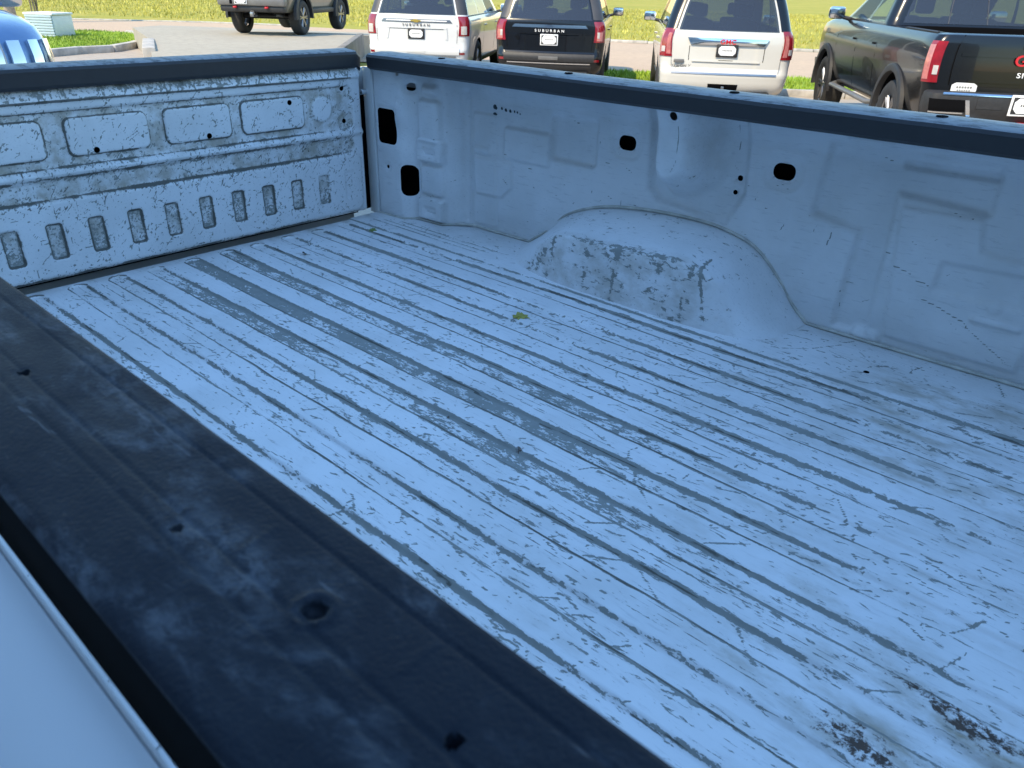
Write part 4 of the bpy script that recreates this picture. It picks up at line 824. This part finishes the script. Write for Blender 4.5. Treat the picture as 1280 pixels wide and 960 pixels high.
suv('white_suv', 14.45, -2.42, 5.6, M['white'], 'white SUV with gold bow tie emblem on its tailgate, parked left of the black SUV', 'chev')
suv('black_suv', 14.0, .22, 5.7, M['black'], 'shiny black SUV with chrome bar and SUBURBAN lettering between two white SUVs', 'chev')
suv('pearl_suv', 11.95, 3.22, 5.69, M['pearl'], 'pearl white SUV with red lettered chrome handle bar, parked beside the black pickup', 'denali')
def pickup(name, h, t, mat, label, rz=None, pos=None, zg=None, front_chrome=False):
    L = 5.88; zg = lotz(h+2) if zg is None else zg; v = empty(name, (*(W2(h, t) if pos is None else pos), zg), HEAD if rz is None else rz); tag(v, label, 'pickup truck')
    lv = [(.52, .16, L-.3, .93), (.58, .08, L-.1, .97), (.70, .05, L-.02, .995), (.85, .05, L, 1.012), (1.02, .055, L-.01, 1.028), (1.15, .06, L-.03, 1.03), (1.26, .07, L-.07, 1.02), (1.33, .075, L-.16, 1.008), (1.385, .085, L-.4, .985), (1.42, .10, L-.7, .955), (1.435, .14, L-.95, .90)]
    B = Body(lv, bow=.05, ar=.10, br=.12, af=.35, bf=.40); zs = [l[0] for l in lv]+[.63, .77, .93, 1.08, 1.2]
    xr_, xf_ = 1.22, L-.98
    B.build('body', mat, v, zs, QS, arches=[(xr_, .46, .50), (xf_, .46, .50)], cutters=[MB().box((1.10, 0, 1.25), (1.78, 1.70, .70))])
    GB, GT = 1.47, 1.88
    cv = [(1.40, 2.06, 4.62, .955), (1.44, 2.08, 4.55, .95), (GB, 2.10, 4.48, .94), (1.6, 2.14, 4.2, .90), (1.75, 2.19, 3.92, .85), (GT, 2.25, 3.68, .80), (1.94, 2.30, 3.55, .77), (1.985, 2.42, 3.3, .68), (2.0, 2.6, 3.1, .5)]
    C = Body(cv, bow=.06, ar=.12, br=.14, af=.25, bf=.35, bowf=.12); qw = [2.05, 2.40, 2.46, 2.93]
    C.build('cab', mat, v, [l[0] for l in cv]+[1.53, 1.68, 1.82], QS+qw+[.92], windows=[(0, .92, GB, GT), (qw[0], qw[1], GB, GT), (qw[2], qw[3], GB, GT), (4.0, 5., GB, GT)])
    C.patch('rear_window', M['privacy'], v, -.96, -.30, GB-.01, GT+.01, off=.003, skirt=.004); C.patch('rear_window', M['privacy'], v, .30, .96, GB-.01, GT+.01, off=.003, skirt=.004); C.patch('rear_window', M['privacy'], v, -.285, .285, GB-.01, GT+.01, off=.003, skirt=.004)
    for s in (-1, 1):
        C.patch('window_bar', M['bdark'], v, s*.285, s*.30, GB-.01, GT+.01, off=.006, nq=2)
        for a, b in ((qw[0], qw[1]), (qw[2], qw[3])): C.patch('side_window', M['glass'], v, s*(a-.01), s*(b+.01), GB-.01, GT+.01, off=.002, skirt=.004)
        for xq in (B.side_s(2.16, 1), B.side_s(3.18, 1), B.side_s(4.35, 1)): B.patch('door_gap', M['dark'], v, s*(xq-.0012), s*(xq+.0012), .60, 1.40, off=.0008, skirt=.003, nq=2, nz=8)
        for xq in (B.side_s(2.30, 1), B.side_s(3.32, 1)): B.patch('door_handle', mat, v, s*xq, s*(xq+.03), 1.19, 1.215, off=.03, skirt=.03, nq=4, nz=3)
        for wx in (xr_, xf_):
            wheel(v, wx, s*.87, .43, .30, s, M['alloy'], 6)
            th = np.linspace(-.15, math.pi+.15, 30); m = []
            for a in th: m.append([[wx+rr*math.cos(a), s*yy, .46+rr*math.sin(a)] for rr, yy in ((.49, .99), (.50, 1.055), (.56, 1.06), (.585, 1.045), (.59, 1.0))])
            grid('fender_flare', np.array(m), M['trim'] if mat == M['black'] else mat, v, sharp=40)
        mirror_(v, 4.12, s*.95, 1.46, s, M['chrome']); tube('running_board', [(1.95, s*.93, .52), (2.05, s*1.02, .50), (4.1, s*1.02, .50), (4.2, s*.93, .52)], .055, M['gun'], v, 10, .6)
        o = B.patch('tail_light', M['red'], v, s*1.0, s*1.95, .95, 1.355, off=.014, skirt=.02, nq=10, nz=8, q0b=s*1.0, q1b=s*1.88)
        B.patch('lamp_lens', M['redclear'], o, s*1.5, s*1.85, .98, 1.32, off=.020, nq=5, nz=8); B.patch('lamp_lens', M['lens'], o, s*1.08, s*1.32, 1.03, 1.12, off=.022, nq=4, nz=4)
        B.patch('bed_rail', M['trim'], v, s*2.02, s*2.27, 1.425, 1.433, off=.012, skirt=.02, nq=10, nz=3)
        o = B.patch('headlight', M['lens'], v, s*(3.35 if not front_chrome else 4.0), s*4.15, .98, 1.24, off=.015, nq=10, nz=6); B.patch('headlight_bezel', M['chrome'] if front_chrome else M['bdark'], o, s*(3.5 if not front_chrome else 4.03), s*(3.8 if not front_chrome else 4.1), 1.02, 1.2, off=.022, nq=4)
    C.patch('windshield', M['glass'], v, 3.96, 5, GB, GT, off=.003); C.patch('windshield', M['glass'], v, -5, -3.96, GB, GT, off=.003)
    seat_rows(v, (2.75, 3.55), .72, .9, 1.72); MB().box((3.2, 0, .95), (2.0, 1.75, .1)).done('cabin_floor', M['seat'], v); MB().box((4.3, 0, 1.36), (.3, 1.6, .18), bev=.06).done('dashboard', M['seat'], v)
    rs = lambda y: y/(1.02-.12)
    # tailgate with creases, rear bumper with corner steps and exhaust tips
    tg = B.patch('tailgate', mat, v, rs(-.77), rs(.77), .93, 1.41, off=.010, skirt=.012, nq=16, nz=10)
    B.patch('tailgate_crease', mat, tg, rs(-.72), rs(.72), 1.22, 1.25, off=.022, skirt=.02, nq=12, nz=3); B.patch('tailgate_crease', mat, tg, rs(-.60), rs(.60), .965, .985, off=.020, skirt=.02, nq=12, nz=3); B.patch('tailgate_handle', M['trim'], tg, rs(-.14), rs(.14), 1.30, 1.36, off=.016)
    for s in (-1, 1): B.patch('panel_gap', M['dark'], v, rs(s*.775-.006), rs(s*.775+.006), .93, 1.42, off=.002, skirt=.004, nq=2)
    text('emblem', 'GMC', .15, M['redtext'], tg, (.035, 0, 1.19), .014, sx=1.2); text('lettering', 'SIERRA', .070, M['platew'], tg, (.038, -.02, 1.05), .01, spacing=1.2, sx=1.25)
    bm_ = [(.56, .02, 1.0, .90), (.60, -.07, 1.0, .96), (.70, -.11, 1.0, .99), (.80, -.11, 1.0, .995), (.855, -.10, 1.0, .99), (.875, -.06, 1.0, .97)]
    BB = Body(bm_, bow=.07, ar=.16, br=.14, af=.05, bf=.05, bowf=0); q_ = np.concatenate([-np.linspace(2.12, 0, 26), np.linspace(0, 2.12, 26)[1:]]); z_ = np.array([b[0] for b in bm_]+[.65, .75])[np.argsort([b[0] for b in bm_]+[.65, .75])]
    P = BB.P(q_[:, None], z_[None, :]); cap = P[:, -1:].copy(); cap[..., 0] = np.maximum(cap[..., 0], .10); P = np.concatenate([P, cap], 1); bu = grid('rear_bumper', P, M['trim'] if mat == M['black'] else M['gun'], v, sharp=35)
    bs = lambda y: y/(.99-.14)
    BB.patch('bumper_trim', M['chrome'], bu, bs(-.86), bs(.86), .845, .862, off=.008, nq=20, nz=3); BB.patch('step_pad', M['trim'], bu, bs(-.50), bs(-.25), .72, .83, off=.006); BB.patch('step_pad', M['trim'], bu, bs(.25), bs(.50), .72, .83, off=.006)
    for s in (-1, 1):
        BB.patch('corner_step', M['dark'], bu, s*bs(.60), s*1.5, .68, .80, off=.004, q0b=s*bs(.62), q1b=s*1.55); BB.patch('corner_trim', M['chrome'], bu, s*bs(.54), s*bs(.58), .64, .80, off=.010, q0b=s*bs(.58), q1b=s*bs(.62), nq=3); BB.patch('corner_trim', M['chrome'], bu, s*bs(.62), s*1.5, .66, .675, off=.010, nq=8, nz=3)
        ex = MB().box((-.02, s*.52, .575), (.20, .21, .085), bev=.02).done('exhaust_tip', M['chrome'], v); MB().box((-.121, s*.52, .575), (.004, .17, .055)).done('exhaust_bore', M['dark'], ex)
    plate(v, -.118, 0, .77, M['platew'], .36, .21); MB().box((-.02, 0, .55), (.22, .09, .09), bev=.01).done('hitch', M['redhook'], v)
    k = .05; st = [(-.13, -.03), (-.09, -.055), (.09, -.055), (.13, -.03), (.13, .03), (.09, .055), (-.09, .055), (-.13, .03)]
    if not front_chrome:
        sk = MB().poly([(B.P(rs(.62), .90)[0]-.012, .62+a, .905+c) for a, c in st], (-.004, 0, 0)).done('dealer_sticker', M['platew'], v)
        m = MB()
        for j in range(6): m.box((B.P(rs(.62), .9)[0]-.018, .55+.028*j, .915), (.002, .015, .018)); m.box((B.P(rs(.62), .9)[0]-.018, .56+.024*j, .885), (.002, .012, .010))
        m.done('sticker_print', M['gun'], sk)
    # grille and front bumper
    for s in (-1, 1):
        B.patch('grille', M['bdark'], v, s*4.2, s*5, .82, 1.26, off=.012)
        for k in range(5): B.patch('grille_bar', M['chrome'] if front_chrome else M['bdark'], v, s*4.2, s*5, .86+.09*k, .90+.09*k, off=.03, nq=10, nz=3)
        B.patch('grille_frame', M['chrome'] if front_chrome else M['bdark'], v, s*4.12, s*4.25, .80, 1.28, off=.035, nq=4)
        B.patch('front_bumper', M['chrome'] if front_chrome else M['gun'], v, s*3.2, s*5, .56, .79, off=.06, skirt=.06, nq=18); B.patch('fog_light', M['dark'], v, s*3.7, s*4.1, .62, .72, off=.066)
        if front_chrome:
            for qc in (3.3, 3.55, 3.8): B.patch('grille_bar', M['chrome'], v, s*qc, s*(qc+.14), .80, 1.24, off=.035, skirt=.035, nq=5, nz=5)
            B.patch('marker_lamp', M['dark'], v, s*3.15, s*3.3, .98, 1.06, off=.02)
        if front_chrome: B.patch('bumper_end', M['chrome'], v, s*3.25, s*3.6, .80, .95, off=.02)
    return v
pickup('black_pickup', 8.1, 5.95, M['black'], 'lifted black pickup truck with bright red tail light and white oval dealer sticker', zg=-.12)
pickup('silver_pickup', 0, 0, M['silver'], 'silver blue pickup at the far left showing its chrome front corner', rz=R(-3), pos=(-10.85, 1.72), zg=-.06, front_chrome=True)
# ---- olive utility vehicle on the ramp
def utility_vehicle():
    q = CAM+20.3*ray(341, 42.5); L = 4.7; ax = np.array([q[0], q[1]]); zr = .30
    pos = ax-HV*.95; v = empty('olive_suv', (*pos, zr), HEAD); tag(v, 'olive grey off-road SUV with red tow hooks standing on the concrete ramp', 'SUV')
    lv = [(.55, .10, L-.3, .80), (.62, .04, L-.15, .86), (.75, .02, L-.1, .90), (.9, 0, L-.08, .93), (1.1, .0, L-.08, .945), (1.2, .01, L-.1, .94), (1.24, .02, L-.6, .92), (1.28, .03, L-1.35, .90), (1.32, .04, L-1.4, .89), (1.55, .10, L-1.65, .84), (1.76, .16, L-1.9, .79), (1.83, .22, L-2.05, .74), (1.86, .35, L-2.3, .6)]
    B = Body(lv, bow=.04, ar=.10, br=.12, af=.25, bf=.3, bowf=.08); qw = [2.03, 2.28, 2.33, 2.62, 2.67, 2.94]
    B.build('body', M['olive'], v, [l[0] for l in lv]+[.68, .82, 1.0, 1.42, 1.65], QS+qw+[.9], arches=[(.95, .42, .50), (3.85, .42, .50)], windows=[(0, .9, 1.32, 1.76), (2.03, 2.28, 1.32, 1.76), (2.33, 2.62, 1.32, 1.76), (2.67, 2.94, 1.32, 1.76), (4., 5., 1.32, 1.76)])
    B.patch('rear_window', M['privacy'], v, -.95, .95, 1.31, 1.77, off=.003)
    for s in (-1, 1):
        for a, b in ((2.03, 2.28), (2.33, 2.62), (2.67, 2.94)): B.patch('side_window', M['privacy'], v, s*(a-.01), s*(b+.01), 1.31, 1.77, off=.002, skirt=.004)
        for wx in (.95, 3.85):
            wheel(v, wx, s*.80, .42, .28, s, M['alloy'], 6); m = []
            for a in np.linspace(-.1, math.pi+.1, 24): m.append([[wx+rr*math.cos(a), s*yy, .44+rr*math.sin(a)] for rr, yy in ((.49, .86), (.50, .985), (.55, .99), (.60, .97), (.61, .90))])
            grid('fender_flare', np.array(m), M['trim'], v, sharp=40)
        for xq in (B.side_s(1.55, .9), B.side_s(2.55, .9), B.side_s(3.4, .9)): B.patch('door_gap', M['dark'], v, s*(xq-.0015), s*(xq+.0015), .70, 1.28, off=.0008, skirt=.003, nq=2)
        MB().box((2.4, s*.86, .56), (1.9, .14, .13), bev=.03).done('rock_rail', M['trim'], v); mirror_(v, 3.2, s*.90, 1.34, s, M['trim'])
        B.patch('tail_light', M['red'], v, s*.98, s*1.7, 1.02, 1.28, off=.012); B.patch('headlight', M['lens'], v, s*3.9, s*4.4, .98, 1.16, off=.012)
        o = tube('tow_hook', [(-.10, s*.42+.00, .665), (-.19, s*.42-.03, .66), (-.22, s*.42, .655), (-.19, s*.42+.03, .66), (-.10, s*.42+.03, .66)], .022, M['redhook'], v, 8)
    B.patch('windshield', M['glass'], v, 3.96, 5, 1.32, 1.76, off=.003); B.patch('windshield', M['glass'], v, -5, -3.96, 1.32, 1.76, off=.003); B.patch('grille', M['bdark'], v, 4.3, 5, .8, 1.1, off=.01); B.patch('grille', M['bdark'], v, -5, -4.3, .8, 1.1, off=.01)
    MB().box((-.06, 0, .80), (.22, 1.80, .22), bev=.05).done('rear_bumper', M['gun'], v); MB().box((-.02, 0, .63), (.20, 1.72, .16), bev=.05).done('lower_bumper', M['trim'], v); MB().box((-.175, .52, .80), (.012, .07, .14), bev=.004).done('bumper_slot', M['dark'], v)
    plate(v, -.185, .25, .83, M['platew'], .33, .20); MB().box((-.05, 0, .50), (.24, .10, .11), bev=.015).done('hitch', M['alloy'], v); tube('hitch_pin', [(-.14, .02, .50), (-.16, .02, .58), (-.14, -.05, .58), (-.13, -.05, .5)], .012, M['chrome'], v, 6)
    MB().cyl((.95, -.75, .42), (.95, .75, .42), .06).done('rear_axle', M['trim'], v); tube('exhaust_pipe', [(.0, -.55, .50), (.5, -.5, .46), (1.6, -.2, .46)], .035, M['gun'], v, 8); MB().box((2.2, 0, .52), (2.4, 1.0, .10), bev=.03).done('underbody', M['trim'], v)
    seat_rows(v, (1.7, 2.7), .65, .8, 1.55); MB().box((2.2, 0, .72), (3.2, 1.6, .08)).done('cabin_floor', M['seat'], v)
utility_vehicle()

# ---- cab, nose and wheels of the white pickup (ahead of the bed, out of the frame)
def white_cab():
    x0 = 2.53; L = 6.35
    lv = [(.48, x0+.04, L-.3, .93), (.56, x0+.01, L-.1, .965), (.70, x0, L-.02, .98), (1.0, x0, L, .985), (1.2, x0, L-.05, .975), (1.34, x0, L-.2, .95), (1.40, x0, L-.6, .93), (1.44, x0, L-1.2, .92), (1.50, x0+.01, L-1.35, .91), (1.70, x0+.05, L-1.75, .86), (1.88, x0+.12, L-2.1, .79), (1.95, x0+.18, L-2.3, .74), (2.0, x0+.4, L-2.6, .58)]
    B = Body(lv, bow=.02, ar=.08, br=.10, af=.35, bf=.4); qw = [2.03, 2.32, 2.36, 2.70]
    parts = [B.build('cab', M['white'], truck, [l[0] for l in lv]+[.62, .85, 1.1, 1.6, 1.8], QS+qw+[.9], arches=[(5.25, .42, .50)], windows=[(0, .9, 1.50, 1.88), (qw[0], qw[1], 1.50, 1.88), (qw[2], qw[3], 1.50, 1.88), (4., 5., 1.50, 1.88)])]
    parts.append(B.patch('rear_window', M['privacy'], truck, -.95, .95, 1.49, 1.89, off=.003))
    for s_ in (-1, 1):
        for a, b in ((qw[0], qw[1]), (qw[2], qw[3])): parts.append(B.patch('side_window', M['glass'], truck, s_*(a-.01), s_*(b+.01), 1.49, 1.89, off=.002, skirt=.004))
        parts.append(B.patch('windshield', M['glass'], truck, s_*3.96, s_*5, 1.49, 1.89, off=.003)); parts.append(B.patch('headlight', M['lens'], truck, s_*3.4, s_*4.2, .98, 1.22, off=.012)); parts.append(B.patch('grille', M['bdark'], truck, s_*4.25, s_*5, .75, 1.22, off=.012))
        for wx in (1.09, 5.25): parts.append(wheel(truck, wx, s_*.82, .41, .28, s_, M['alloy'], 6))
    for o in parts: o.location.y += YC
white_cab()

# ================================================================== loose bits lying in the bed
def leaf(name, u, v, size, mat, label, tilt, rz, pts, z=FZ):
    p = onZ(u, v, z); o = empty('tmp', tuple(p)); bpy.data.objects.remove(o)
    n = len(pts); V = [(0, 0, .004)]+[(a*size, b*size, (abs(a)**2*.25+.10*math.sin(7*a+5*b))*size+.003) for a, b in pts]; F = [(0, i+1, (i+1) % n+1) for i in range(n)]
    me = bpy.data.meshes.new(name); me.from_pydata(V, [], F); ob = link(name, me, mat); md = ob.modifiers.new('thick', 'SOLIDIFY'); md.thickness = .0009
    ob.location = p; ob.rotation_euler = (*tilt, rz); return tag(ob, label, 'leaf')
LF = [(-.62, -.10), (-.45, .18), (-.30, .16), (-.18, .42), (.02, .28), (.15, .52), (.30, .22), (.62, .20), (.48, .0), (.70, -.22), (.30, -.20), (.18, -.42), (0, -.26), (-.20, -.40), (-.30, -.18), (-.58, -.34)]
leaf('fallen_leaf', 650, 397, .034, M['leafy'], 'yellow green curled leaf lying on the bed floor near the wheel well', (.35, .1), .9, LF)
leaf('fallen_leaf', 467, 288, .020, M['leafg'], 'small green leaf standing on edge in the far floor corner by the tailgate', (1.1, .2), .5, LF)
leaf('fallen_leaf', 380, 318, .017, M['leafb'], 'small dark brown curled leaf scrap on the floor close to the tailgate', (.3, .6), 1.9, LF)
